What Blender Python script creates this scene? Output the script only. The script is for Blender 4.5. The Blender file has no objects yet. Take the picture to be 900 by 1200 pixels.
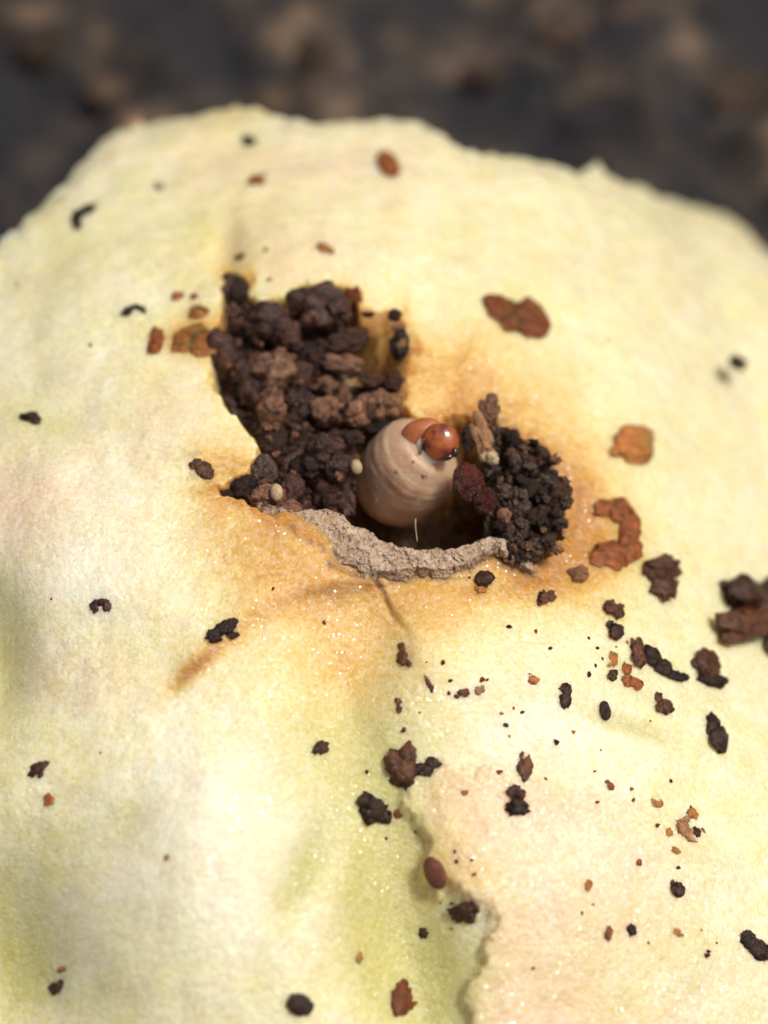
import bpy, math, random
import numpy as np
from mathutils import Vector, Matrix, Quaternion, noise as mnoise

# ------------------------------------------------------------------ scene, camera, light (1 unit = 1 mm)
sc = bpy.context.scene
COL = sc.collection
sc.unit_settings.system = 'METRIC'
sc.unit_settings.scale_length = 0.001
W0, H0 = 900.0, 1200.0
TILT = math.radians(27)
DIST = 50.0
HALFW = 11.0
cam_d = bpy.data.cameras.new('camera')
cam = bpy.data.objects.new('camera', cam_d); COL.objects.link(cam); sc.camera = cam
FWD = np.array([0, math.sin(TILT), -math.cos(TILT)])
RIGHT = np.array([1.0, 0, 0])
UP = np.array([0, math.cos(TILT), math.sin(TILT)])
CPOS = -FWD * DIST
cam.location = CPOS
cam.rotation_euler = (TILT, 0, 0)
cam_d.sensor_fit = 'HORIZONTAL'
cam_d.sensor_width = 36.0
cam_d.lens = 18.0 / (HALFW / DIST)
cam_d.clip_start = 1.0
cam_d.clip_end = 2000.0
cam_d.dof.use_dof = True
cam_d.dof.focus_distance = 49.3
cam_d.dof.aperture_fstop = 0.001 * cam_d.lens / (2 * 0.78)     # 0.78 mm lens radius
cam_d.dof.aperture_blades = 0

world = bpy.data.worlds.new('World'); sc.world = world
world.use_nodes = True
wn = world.node_tree
bg = wn.nodes['Background']
sky = wn.nodes.new('ShaderNodeTexSky')
sky.sky_type = 'NISHITA'
sky.sun_disc = False
SUN_EL, SUN_AZ = math.radians(63), math.radians(76)            # azimuth from +Y (up in the picture) clockwise
sky.sun_elevation = SUN_EL
sky.sun_rotation = SUN_AZ
sky.air_density = 1.0
sky.dust_density = 8.0
sky.ozone_density = 1.0
wn.links.new(sky.outputs[0], bg.inputs[0])
bg.inputs[1].default_value = 0.055
sun_d = bpy.data.lights.new('sun', 'SUN')
sun = bpy.data.objects.new('sun', sun_d); COL.objects.link(sun)
sun_d.energy = 1.5
sun_d.angle = math.radians(10)
sun_d.color = (1.0, 0.94, 0.835)
sdir = Vector((math.sin(SUN_AZ) * math.cos(SUN_EL), math.cos(SUN_AZ) * math.cos(SUN_EL), math.sin(SUN_EL)))
sun.rotation_euler = sdir.to_track_quat('Z', 'Y').to_euler()
sc.view_settings.view_transform = 'Standard'
sc.view_settings.look = 'None'
sc.view_settings.gamma = 1.0
sc.view_settings.exposure = 0.64
sc.cycles.use_denoising = True
sc.cycles.max_bounces = 8
sc.cycles.use_adaptive_sampling = True

# ------------------------------------------------------------------ numeric helpers
KX = HALFW / DIST / (W0 / 2)

def ray(u, v):
    return FWD + RIGHT * ((u - W0 / 2) * KX) + UP * (-(v - H0 / 2) * KX)

def P(u, v, z):
    d = ray(u, v)
    t = (z - CPOS[2]) / d[2]
    return CPOS + d * t

def project(x, y, z):
    dx, dy, dz = x - CPOS[0], y - CPOS[1], z - CPOS[2]
    w = dx * FWD[0] + dy * FWD[1] + dz * FWD[2]
    a = dx
    b = dy * UP[1] + dz * UP[2]
    return W0 / 2 + a / w / KX, H0 / 2 - b / w / KX, w

def hash2(ix, iy, seed):
    n = (ix.astype(np.int64) * 374761393 + iy.astype(np.int64) * 668265263 + seed * 982451653) & 0xffffffff
    n = ((n ^ (n >> 13)) * 1274126177) & 0xffffffff
    n = (n ^ (n >> 16)) & 0xffffffff
    return n

def gnoise(x, y, seed=0):
    x0 = np.floor(x); y0 = np.floor(y)
    fx = x - x0; fy = y - y0
    ux = fx * fx * fx * (fx * (fx * 6 - 15) + 10)
    uy = fy * fy * fy * (fy * (fy * 6 - 15) + 10)
    out = 0
    for dx in (0, 1):
        for dy in (0, 1):
            a = hash2(x0 + dx, y0 + dy, seed) * (2 * math.pi / 4294967296.0)
            g = np.cos(a) * (fx - dx) + np.sin(a) * (fy - dy)
            wx = ux if dx else 1 - ux
            wy = uy if dy else 1 - uy
            out = out + g * wx * wy
    return out * 1.4

def fbm(x, y, seed=0, octv=4, gain=0.5):
    s = 0; a = 1.0; f = 1.0
    for k in range(octv):
        s = s + a * gnoise(x * f + 17.3 * k, y * f - 9.1 * k, seed + k)
        a *= gain; f *= 2.03
    return s

def sstep(a, b, x):
    t = np.clip((x - a) / (b - a), 0, 1)
    return t * t * (3 - 2 * t)

def sdist(u, v, poly, closed=True):
    """distance to a polyline; signed (inside positive) when closed"""
    p = np.asarray(poly, float)
    n = len(p)
    best = np.full(u.shape, 1e12)
    inside = np.zeros(u.shape, bool)
    for i in range(n if closed else n - 1):
        a = p[i]; b = p[(i + 1) % n]
        ab = b - a
        t = np.clip(((u - a[0]) * ab[0] + (v - a[1]) * ab[1]) / (ab @ ab), 0, 1)
        d = (u - a[0] - t * ab[0]) ** 2 + (v - a[1] - t * ab[1]) ** 2
        best = np.minimum(best, d)
        if closed and a[1] != b[1]:
            c = ((a[1] > v) != (b[1] > v)) & (u < (b[0] - a[0]) * (v - a[1]) / (b[1] - a[1]) + a[0])
            inside ^= c
    d = np.sqrt(best)
    return np.where(inside, d, -d) if closed else d

def blob(u, v, cu, cv, ru, rv, rot=0.0):
    c, s = math.cos(math.radians(rot)), math.sin(math.radians(rot))
    a = ((u - cu) * c + (v - cv) * s) / ru
    b = (-(u - cu) * s + (v - cv) * c) / rv
    return np.exp(-(a * a + b * b))

# ------------------------------------------------------------------ the apple surface
OUTLINE = [(-60, 325), (0, 275), (30, 248), (60, 222), (85, 196), (110, 172), (128, 152), (142, 143), (150, 134), (160, 130), (172, 139), (200, 135), (240, 129),
           (280, 124), (300, 124), (330, 133), (370, 138), (400, 139), (415, 134), (440, 135), (470, 138), (495, 142), (515, 150), (528, 164),
           (545, 174), (580, 178), (610, 181), (640, 187), (662, 195), (678, 203), (688, 193), (704, 188), (716, 200), (740, 212), (780, 228), (820, 240),
           (850, 246), (872, 262), (888, 280), (905, 292), (960, 335), (1080, 470), (1180, 700), (1200, 950), (1130, 1250), (980, 1480),
           (750, 1620), (450, 1670), (150, 1640), (-100, 1500), (-270, 1250), (-340, 950), (-300, 650), (-180, 430)]
CAVITY = [(263, 312), (275, 318), (287, 330), (295, 345), (308, 354), (320, 357), (333, 350), (350, 343), (375, 338), (400, 340), (414, 352), (424, 363),
          (450, 358), (472, 362), (486, 380), (489, 405), (482, 432), (474, 455), (474, 472), (490, 488), (520, 490), (545, 480),
          (575, 484), (600, 500), (625, 520), (648, 545), (662, 575), (662, 610), (648, 640), (622, 660), (605, 650), (585, 640), (550, 640), (500, 645), (450, 642), (405, 618),
          (370, 600), (335, 603), (312, 604), (285, 592), (262, 588), (256, 578), (270, 562), (295, 552), (302, 535), (300, 518), (290, 502), (275, 488),
          (262, 470), (248, 450), (244, 425), (246, 400), (256, 380), (262, 360), (258, 335)]
DEEP = [(418, 520), (440, 490), (480, 480), (530, 490), (575, 520), (590, 560), (590, 615), (560, 645), (500, 650), (440, 640), (400, 610), (395, 560)]
FLAP = [(468, 935), (464, 915), (478, 903), (502, 897), (535, 894), (570, 893), (610, 905), (680, 920), (760, 940), (860, 1000), (960, 1100),
        (980, 1300), (600, 1320), (545, 1260), (540, 1215), (541, 1160), (556, 1135), (560, 1105), (572, 1090), (560, 1062), (530, 1052), (508, 1046), (494, 1030),
        (496, 1000), (492, 975), (480, 955)]
SHELF = [(-400, 560), (258, 585), (335, 610), (395, 660), (440, 678), (425, 684), (385, 690), (350, 700), (310, 722), (275, 748), (240, 780), (212, 805), (190, 835), (150, 900), (60, 960), (-400, 1000)]
CRACK = [(440, 672), (450, 690), (460, 712), (470, 728), (478, 745), (480, 765), (474, 790)]

INNER = [(300, 590), (333, 598), (352, 600), (385, 598), (408, 612), (425, 622), (448, 634), (475, 642), (500, 646), (525, 645), (550, 639), (572, 632), (590, 634), (606, 648), (622, 655)]
OUTER = [(308, 602), (326, 612), (342, 622), (365, 643), (384, 656), (406, 668), (432, 680), (460, 678), (490, 672), (520, 675), (545, 668), (566, 654), (584, 646), (606, 662), (626, 672)]

def base_h(x, y):
    return -((x + 3.0) ** 2 * 0.015 + (y + 2.0) ** 2 * 0.014) - 0.024 * np.clip(x + 0.5, 0, 14) ** 2 * sstep(-15, 2, y)

def surf_uv(x, y):
    return project(x, y, base_h(x, y))

def wobble(u, v, amp, freq, seed):
    return u + amp * fbm(u * freq, v * freq, seed, 3), v + amp * fbm(u * freq + 51, v * freq + 7, seed + 9, 3)

PXMM = 2 * HALFW / W0

def apple_fields(x, y):
    u, v, w = surf_uv(x, y)
    z = base_h(x, y)
    uo, vo = wobble(u, v, 5.0, 1 / 38.0, 3)
    uo, vo = wobble(uo, vo, 1.3, 1 / 12.0, 13)
    d_out = sdist(uo, vo, OUTLINE)
    uc, vc = wobble(u, v, 7.0, 1 / 26.0, 21)
    d_cav = sdist(uc, vc, CAVITY)
    d_deep = sdist(uc, vc, DEEP)
    d_s = sdist(u, v, CAVITY)
    mixw = sstep(0, 12, d_s)
    d_wall = d_cav * (1 - mixw) + d_s * mixw
    uf, vf = wobble(u, v, 10.0, 1 / 30.0, 31)
    uf, vf = wobble(uf, vf, 4.0, 1 / 9.0, 33)
    d_flap = sdist(uf, vf, FLAP)
    us, vs = wobble(u, v, 6.0, 1 / 40.0, 41)
    d_shelf = sdist(us, vs, SHELF)
    d_crack = sdist(us, vs, CRACK, closed=False)
    # broad shape
    z = z + 0.16 * fbm(x / 4.0, y / 4.0, 51, 3)
    z += 1.35 * blob(u, v, 245, 1030, 140, 190, 10)                 # lower left swelling
    z += 0.45 * blob(u, v, 110, 620, 150, 120, 0)
    z -= 1.5 * blob(u, v, 476, 1090, 66, 170, -12)
    z -= 0.95 * blob(u, v, 405, 800, 66, 120, 12)                # green hollow left of the torn flap
    z -= 1.3 * blob(u, v, -18, 765, 44, 85, 0)
    z -= 1.2 * blob(u, v, -5, 1120, 80, 120, -25)
    z -= 0.45 * blob(u, v, 358, 1020, 26, 75, 22)
    z += 0.35 * blob(u, v, 620, 780, 140, 110, 0)
    z -= 0.18 * blob(u, v, 735, 850, 60, 10, 14)
    z += 0.30 * blob(u, v, 350, 300, 90, 50, 0)
    z -= 0.35 * blob(u, v, 262, 290, 22, 40, 0)                     # notch above the hole
    z -= 0.22 * blob(u, v, 60, 480, 90, 26, 20)
    z -= 0.45 * np.exp(-np.clip(d_cav + 0, -200, 0) ** 2 / (2 * 55.0 ** 2)) * sstep(390, 560, u)   # right rim slopes in
    # shelf: upper left sheet ends in an edge over the yellow facet
    fade = sstep(150, 330, u)
    z += (0.34 * sstep(-26, 20, d_shelf) * fade + 0.30 * (1 - fade) * sstep(-120, 120, d_shelf)) * np.exp(-np.clip(d_shelf, 0, 400) / 150.0)
    # crack, its right side stands higher
    z -= 0.12 * np.exp(-(d_crack / 3.5) ** 2) * sstep(770, 700, v)
    z += 0.20 * sstep(-10, 24, u - (440 + (v - 672) * 0.33)) * blob(u, v, 500, 730, 70, 60, 0)
    # torn flap
    edge = sstep(-3, 14, d_flap)
    decay = 0.46 * np.exp(-np.clip(u - 520, 0, 900) / 190.0)
    z += edge * decay * (0.35 + 0.65 * sstep(905, 990, v)) * (1 + 0.15 * np.exp(-((d_flap - 16) / 14.0) ** 2))
    z += 0.05 * sstep(0, 14, sdist(uf, vf, [(520, 985), (545, 972), (590, 985), (660, 1000), (700, 900), (560, 890), (505, 920), (505, 960)])) * sstep(720, 560, u)
    # flesh grain
    rel = fbm(x / 0.55, y / 0.55, 61, 3)
    fine = fbm(x / 0.16, y / 0.16, 71, 2)
    grain_amt = 0.55 + 0.45 * sstep(-0.2, 0.4, fbm(x / 3.0, y / 3.0, 75, 2))
    z += (0.030 * rel + 0.016 * fine) * grain_amt * sstep(12, -10, d_cav)
    # edges of the slice
    rim = sstep(-2, 30, d_out)
    z -= 0.22 * (1 - rim) ** 2
    # the hole
    depth = 2.1 + 1.0 * sstep(0, 60, d_deep + 30) + 1.6 * sstep(-15, 40, d_deep)
    depth = depth - 1.15 * sstep(585, 640, u) * sstep(450, 520, v)
    depth = depth - 0.7 * blob(u, v, 270, 578, 40, 30, 0)
    depth = depth - 0.9 * blob(u, v, 272, 330, 26, 30, 0)
    farw = 13 + 55 * blob(u, v, 475, 405, 55, 60, 0) + 18 * blob(u, v, 620, 510, 70, 60, 0)
    wall = sstep(-3, farw, d_wall)
    z -= depth * wall
    z += 0.10 * fbm(x / 0.4, y / 0.4, 81, 3) * wall
    # slice side
    out = np.clip(-d_out, 0, None) * PXMM
    drop = np.clip(out / 0.7, 0, 1)
    z0 = z.copy()
    z = np.where(d_out < 0, z + (-31.9 - z) * drop ** 1.3, z)
    # ---- colour fields (real differences in the flesh, plus shade painted on the hole's yellow wall): brown, green, pink, stain
    near = np.exp(-np.clip(-d_cav, 0, 900) / 26.0)
    brown = 0.66 * near * (0.55 + 0.45 * sstep(330, 560, v)) * (0.22 + 0.78 * np.maximum(sstep(400, 540, u), sstep(560, 620, v)))
    brown += 0.55 * np.exp(-np.clip(-d_cav, 0, 900) / 7.0) * np.clip(0.7 + fbm(u / 22., v / 22., 121, 3), 0, 1.3)
    brown += 0.40 * blob(u, v, 268, 545, 40, 34, 20)
    brown += 0.60 * blob(u, v, 330, 650, 110, 62, 14) + 0.26 * blob(u, v, 400, 790, 110, 100, 0) + 0.22 * blob(u, v, 600, 640, 160, 120, 0)
    brown += 0.28 * blob(u, v, 265, 730, 130, 60, -36)
    brown += 0.48 * blob(u, v, 610, 460, 110, 72, 30)
    brown += 0.46 * blob(u, v, 530, 430, 60, 50, 0)
    brown += 0.52 * blob(u, v, 560, 690, 120, 52, -4)
    brown += 0.32 * blob(u, v, 420, 760, 110, 60, 0)
    brown += 0.32 * blob(u, v, 690, 620, 60, 90, 0)
    brown += 0.30 * blob(u, v, 240, 545, 42, 36, 30)
    brown += 0.17 * blob(u, v, 450, 530, 330, 280, 0) + 0.25 * blob(u, v, 300, 250, 70, 110, 0) + 0.3 * blob(u, v, 285, 128, 50, 14, 0)
    brown += 0.26 * blob(u, v, 245, 150, 50, 40, 0)
    brown += 0.20 * blob(u, v, 262, 285, 30, 50, 0)
    brown += 0.16 * blob(u, v, 840, 255, 60, 30, 20)
    brown += 0.30 * blob(u, v, 490, 1010, 36, 60, 0)
    brown += 0.20 * np.exp(-((d_flap - 20) / 30.0) ** 2) * sstep(880, 1000, v) + 0.30 * blob(u, v, 560, 1025, 50, 50, 0)
    brown += 0.22 * np.exp(-(d_shelf / 10.0) ** 2) * sstep(180, 240, u) + 0.75 * blob(u, v, 228, 790, 46, 12, -42)
    for (cu, cv, ru, rv, am) in [(605, 368, 46, 32, .30), (742, 520, 38, 34, .30), (722, 630, 44, 52, .42), (775, 682, 34, 36, .3), (222, 398, 50, 26, .95), (880, 724, 62, 58, .25), (415, 347, 22, 24, .3),
                                 (228, 362, 24, 22, .3), (563, 689, 16, 14, .4), (350, 1186, 20, 14, .25), (471, 1175, 22, 24, .3), (785, 790, 60, 36, .18), (730, 785, 44, 40, .22), (806, 970, 30, 26, .25),
                                 (720, 726, 26, 28, .28), (437, 955, 30, 24, .3), (50, 915, 22, 26, .22), (665, 585, 40, 70, .45)]:
        brown += am * blob(u + 5 * fbm(u / 9., v / 9., 111, 2), v, cu, cv, ru, rv)
    brown += 0.16 * fbm(u / 90.0, v / 90.0, 91, 4) * (0.3 + brown)
    green = 1.5 * blob(u, v, 474, 1095, 66, 170, -12) + 0.75 * blob(u, v, -5, 770, 40, 90) + 0.9 * blob(u, v, 5, 1120, 66, 110, -25)
    green += 0.75 * blob(u, v, 50, 500, 90, 24, 22) + 0.55 * blob(u, v, 238, 262, 20, 34, 0) + 0.8 * blob(u, v, 735, 852, 55, 11, 15)
    green += 0.8 * blob(u, v, 352, 1035, 20, 60, 24) + 0.4 * blob(u, v, 95, 985, 90, 36, -18) + 0.45 * blob(u, v, 760, 1130, 120, 90, 0)
    green += 1.0 * blob(u, v, 402, 810, 74, 125, 12) + 0.5 * blob(u, v, 440, 930, 60, 90, -10) + 0.25 * blob(u, v, 100, 330, 150, 70, -20)
    green += 0.35 * blob(u, v, 300, 1130, 120, 80, 0)
    wallc = sstep(395, 430, u) * sstep(465, 445, v) * sstep(2, 22, d_s)  # yellow wall of the hole: mustard flesh, its shade deepened in the colour
    green += 0.9 * wallc
    brown += 0.62 * wallc
    green = np.clip(green + 0.25 * fbm(u / 120.0, v / 120.0, 95, 3), 0, 1)
    pink = 0.95 * edge * np.exp(-np.clip(u - 560, 0, 900) / 260.0) + 0.55 * blob(u, v, 345, 305, 75, 40, 0)
    pink += 0.25 * blob(u, v, 90, 790, 110, 70, 0) + 0.4 * blob(u, v, 380, 200, 200, 40, 0) + 0.45 * blob(u, v, 230, 480, 70, 50, 0) + 0.5 * blob(u, v, 40, 600, 110, 80)
    pink = np.clip(pink + 0.25 * fbm(u / 70.0, v / 70.0, 97, 3), 0, 1)
    white = 0.9 * blob(u, v, 110, 640, 140, 150, 0) + 1.3 * blob(u, v, 250, 1020, 125, 160, 0) + 0.7 * blob(u, v, 640, 850, 90, 60, 0) + 0.5 * blob(u, v, 660, 1010, 130, 150, 0)
    white += 0.5 * blob(u, v, 60, 380, 110, 60, 0) + 0.6 * blob(u, v, 880, 1150, 120, 100, 0) + 0.4 * blob(u, v, 380, 940, 80, 60, 0)
    white = np.clip(white + 0.35 * fbm(u / 60.0, v / 60.0, 103, 4), 0, 1)
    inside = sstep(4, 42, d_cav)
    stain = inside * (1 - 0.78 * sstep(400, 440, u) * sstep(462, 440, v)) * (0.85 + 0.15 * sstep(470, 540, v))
    stain += 0.5 * np.exp(-(d_crack / 4.0) ** 2) * sstep(740, 690, v)
    stain += 0.30 * np.exp(-(d_shelf / 7.0) ** 2) * blob(u, v, 395, 690, 55, 24, 0)
    stain += 0.20 * sstep(-0.02, 0.5, fbm(u / 14.0, v / 14.0, 99, 3)) * blob(u, v, 238, 552, 28, 26, 0) * 2
    stain += 0.25 * blob(u, v, 225, 790, 34, 16, -40)
    stain += 0.5 * np.exp(-(sdist(us, vs, OUTER, closed=False) / 5.5) ** 2) * (0.7 + fbm(u / 10., v / 10., 105, 2))
    # right rim stained grey brown
    stain += 0.62 * np.exp(-np.clip(-d_cav, 0, 300) / 17.0) * sstep(520, 580, u) * np.clip(0.55 + 1.5 * fbm(u / 13., v / 13., 101, 4), 0, 1.4)
    return z, d_out, np.clip(brown * 0.86, 0, 1), np.clip(green, 0, 1), np.clip(pink, 0, 1), np.clip(stain, 0, 1), white

def axis(lo, hi, a, b, fine, coarse):
    mid = np.arange(a, b, fine)
    right = [b]; s = fine
    while right[-1] < hi:
        s = min(coarse, s * 1.18); right.append(right[-1] + s)
    left = [a]; s = fine
    while left[-1] > lo:
        s = min(coarse, s * 1.18); left.append(left[-1] - s)
    return np.array(left[1:][::-1] + list(mid) + right)

gx = axis(-26, 28, -12.6, 14.2, 0.037, 0.5)
gy = axis(-29, 30, -16.0, 21.5, 0.042, 0.5)
GX, GY = np.meshgrid(gx, gy)
ZZ, DOUT, BR, GR, PK, ST, Z0 = apple_fields(GX, GY)

def H(x, y):
    j = min(max(np.searchsorted(gx, x) - 1, 0), len(gx) - 2)
    i = min(max(np.searchsorted(gy, y) - 1, 0), len(gy) - 2)
    fx = min(max((x - gx[j]) / (gx[j + 1] - gx[j]), 0), 1)
    fy = min(max((y - gy[i]) / (gy[i + 1] - gy[i]), 0), 1)
    return ((ZZ[i, j] * (1 - fx) + ZZ[i, j + 1] * fx) * (1 - fy) + (ZZ[i + 1, j] * (1 - fx) + ZZ[i + 1, j + 1] * fx) * fy)

def on_surface(u, v):
    """first hit of the picture ray with the apple surface"""
    d = ray(u, v)
    t0 = (2.5 - CPOS[2]) / d[2]
    t1 = (-9.0 - CPOS[2]) / d[2]
    prev = t0
    for t in np.linspace(t0, t1, 260):
        p = CPOS + d * t
        if p[2] < H(p[0], p[1]):
            lo, hi = prev, t
            for _ in range(14):
                m = (lo + hi) / 2; q = CPOS + d * m
                if q[2] < H(q[0], q[1]): hi = m
                else: lo = m
            p = CPOS + d * hi
            return p
        prev = t
    return CPOS + d * t1

def normal_at(x, y, e=0.22):
    n = Vector((H(x - e, y) - H(x + e, y), H(x, y - e) - H(x, y + e), 2 * e))
    return n.normalized()

# ------------------------------------------------------------------ materials
def mat(name):
    m = bpy.data.materials.new(name); m.use_nodes = True
    nt = m.node_tree
    return m, nt, nt.nodes['Principled BSDF']

def node(nt, kind, **kw):
    n = nt.nodes.new(kind)
    for k, val in kw.items():
        if k in ('ins',):
            for kk, vv in val.items(): n.inputs[kk].default_value = vv
        else: setattr(n, k, val)
    return n

def ramp(nt, fac, stops):
    r = nt.nodes.new('ShaderNodeValToRGB')
    e = r.color_ramp.elements
    while len(e) < len(stops): e.new(0.5)
    for el, (p, c) in zip(e, stops):
        el.position = p; el.color = (*c, 1) if len(c) == 3 else c
    nt.links.new(fac, r.inputs[0])
    return r.outputs[0]

def mixc(nt, fac, a, b, mode='MIX'):
    m = nt.nodes.new('ShaderNodeMix'); m.data_type = 'RGBA'; m.blend_type = mode
    for sock, val in ((m.inputs[0], fac), (m.inputs[6], a), (m.inputs[7], b)):
        if isinstance(val, bpy.types.NodeSocket): nt.links.new(val, sock)
        elif isinstance(val, (int, float)): sock.default_value = val
        else: sock.default_value = (*val, 1)
    return m.outputs[2]

def math_n(nt, op, a, b=None, clamp=False):
    m = nt.nodes.new('ShaderNodeMath'); m.operation = op; m.use_clamp = clamp
    for i, val in enumerate((a, b)):
        if val is None: continue
        if isinstance(val, bpy.types.NodeSocket): nt.links.new(val, m.inputs[i])
        else: m.inputs[i].default_value = val
    return m.outputs[0]

def noise_n(nt, vec, scale, detail=3, rough=0.5, dist=0.0):
    n = node(nt, 'ShaderNodeTexNoise', ins={'Scale': scale, 'Detail': detail, 'Roughness': rough, 'Distortion': dist})
    nt.links.new(vec, n.inputs['Vector'])
    return n.outputs[0]

def facet_normal(nt, vec, scale, amount):
    """small wet cells, each tilted its own way"""
    vo = node(nt, 'ShaderNodeTexVoronoi', ins={'Scale': scale})
    nt.links.new(vec, vo.inputs['Vector'])
    sub = node(nt, 'ShaderNodeVectorMath', operation='SUBTRACT'); sub.inputs[1].default_value = (0.5, 0.5, 0.5)
    nt.links.new(vo.outputs['Color'], sub.inputs[0])
    scl = node(nt, 'ShaderNodeVectorMath', operation='SCALE'); scl.inputs['Scale'].default_value = amount
    nt.links.new(sub.outputs[0], scl.inputs[0])
    geo = node(nt, 'ShaderNodeNewGeometry')
    add = node(nt, 'ShaderNodeVectorMath', operation='ADD')
    nt.links.new(geo.outputs['Normal'], add.inputs[0]); nt.links.new(scl.outputs[0], add.inputs[1])
    nm = node(nt, 'ShaderNodeVectorMath', operation='NORMALIZE')
    nt.links.new(add.outputs[0], nm.inputs[0])
    return nm.outputs[0], vo

def flesh_material():
    m, nt, b = mat('apple_flesh')
    L = nt.links
    at = node(nt, 'ShaderNodeAttribute', attribute_name='tone')
    st = node(nt, 'ShaderNodeAttribute', attribute_name='stain')
    sep = node(nt, 'ShaderNodeSeparateColor'); L.new(at.outputs['Color'], sep.inputs[0])
    brown, green, pink = sep.outputs
    tc = node(nt, 'ShaderNodeTexCoord').outputs['Object']
    n1 = noise_n(nt, tc, 1.1, 5, 0.6)
    n2 = noise_n(nt, tc, 4.5, 4, 0.65)
    n4 = noise_n(nt, tc, 8.5, 4, 0.7)
    cream = ramp(nt, n1, [(0.28, (0.79, 0.71, 0.34)), (0.5, (0.82, 0.765, 0.46)), (0.72, (0.85, 0.81, 0.60))])
    whit = ramp(nt, n2, [(0.48, (0, 0, 0)), (0.72, (1, 1, 1))])
    c = mixc(nt, math_n(nt, 'MULTIPLY', whit, 0.5), cream, (0.88, 0.85, 0.66))
    c = mixc(nt, math_n(nt, 'MULTIPLY', at.outputs['Alpha'], 0.75), c, (0.88, 0.86, 0.73))
    c = mixc(nt, math_n(nt, 'MULTIPLY', pink, 0.95), c, (0.84, 0.60, 0.42))
    c = mixc(nt, math_n(nt, 'MULTIPLY', green, 0.92), c, (0.56, 0.52, 0.19))
    bmod = math_n(nt, 'MULTIPLY', brown, math_n(nt, 'ADD', 0.92, math_n(nt, 'MULTIPLY', n2, 0.16)), True)
    bc = ramp(nt, bmod, [(0.0, (0.84, 0.76, 0.44)), (0.3, (0.81, 0.67, 0.31)), (0.6, (0.76, 0.52, 0.18)), (1.0, (0.55, 0.27, 0.07))])
    c = mixc(nt, math_n(nt, 'MULTIPLY', bmod, 1.5, True), c, bc)
    c = mixc(nt, math_n(nt, 'MULTIPLY', ramp(nt, n4, [(0.54, (0, 0, 0)), (0.70, (1, 1, 1))]), math_n(nt, 'ADD', 0.30, math_n(nt, 'MULTIPLY', at.outputs['Alpha'], 0.6))), c, (0.92, 0.90, 0.78))
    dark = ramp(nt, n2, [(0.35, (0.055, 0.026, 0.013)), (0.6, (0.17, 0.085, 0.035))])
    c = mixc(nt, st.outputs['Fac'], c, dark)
    b.inputs['IOR'].default_value = 1.38
    v1 = node(nt, 'ShaderNodeTexVoronoi', ins={'Scale': 9.0}); L.new(tc, v1.inputs['Vector'])
    s1 = node(nt, 'ShaderNodeSeparateColor'); L.new(v1.outputs['Color'], s1.inputs[0])
    hv = node(nt, 'ShaderNodeHueSaturation'); L.new(c, hv.inputs['Color'])
    L.new(math_n(nt, 'ADD', 0.94, math_n(nt, 'MULTIPLY', s1.outputs[0], 0.13)), hv.inputs['Value'])
    L.new(math_n(nt, 'ADD', 1.12, math_n(nt, 'MULTIPLY', s1.outputs[0], -0.24)), hv.inputs['Saturation'])
    c = hv.outputs[0]
    L.new(c, b.inputs['Base Color'])
    L.new(ramp(nt, noise_n(nt, tc, 1.3, 4, 0.6), [(0.38, (0.16,) * 3), (0.62, (0.42,) * 3)]), b.inputs['Roughness'])
    b.inputs['Specular IOR Level'].default_value = 0.5
    sw = math_n(nt, 'SUBTRACT', 0.85, math_n(nt, 'MULTIPLY', st.outputs['Fac'], 0.8), True)
    L.new(sw, b.inputs['Subsurface Weight'])
    b.inputs['Subsurface Radius'].default_value = (1.0, 0.62, 0.22)
    b.inputs['Subsurface Scale'].default_value = 0.75
    # grain of torn cells
    h = math_n(nt, 'ADD', math_n(nt, 'MULTIPLY', noise_n(nt, tc, 13.0, 4, 0.6), 1.0), math_n(nt, 'MULTIPLY', v1.outputs['Distance'], -0.5))
    bp = node(nt, 'ShaderNodeBump', ins={'Strength': 0.5, 'Distance': 0.07}); L.new(h, bp.inputs['Height'])
    L.new(bp.outputs[0], b.inputs['Normal'])
    # wet glints
    fn, vo = facet_normal(nt, tc, 12.5, 0.62)
    sp = node(nt, 'ShaderNodeSeparateColor'); L.new(vo.outputs['Color'], sp.inputs[0])
    gate = math_n(nt, 'GREATER_THAN', sp.outputs[2], 0.1)
    patch = ramp(nt, noise_n(nt, tc, 0.8, 4, 0.7), [(0.44, (0.07,) * 3), (0.60, (1, 1, 1))])
    cell = math_n(nt, 'LESS_THAN', vo.outputs['Distance'], 0.44)
    cw = math_n(nt, 'MULTIPLY', math_n(nt, 'MULTIPLY', gate, patch), cell)
    L.new(math_n(nt, 'MULTIPLY', cw, 1.0), b.inputs['Coat Weight'])
    b.inputs['Coat Roughness'].default_value = 0.2
    b.inputs['Coat IOR'].default_value = 1.6
    L.new(fn, b.inputs['Coat Normal'])
    return m

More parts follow.
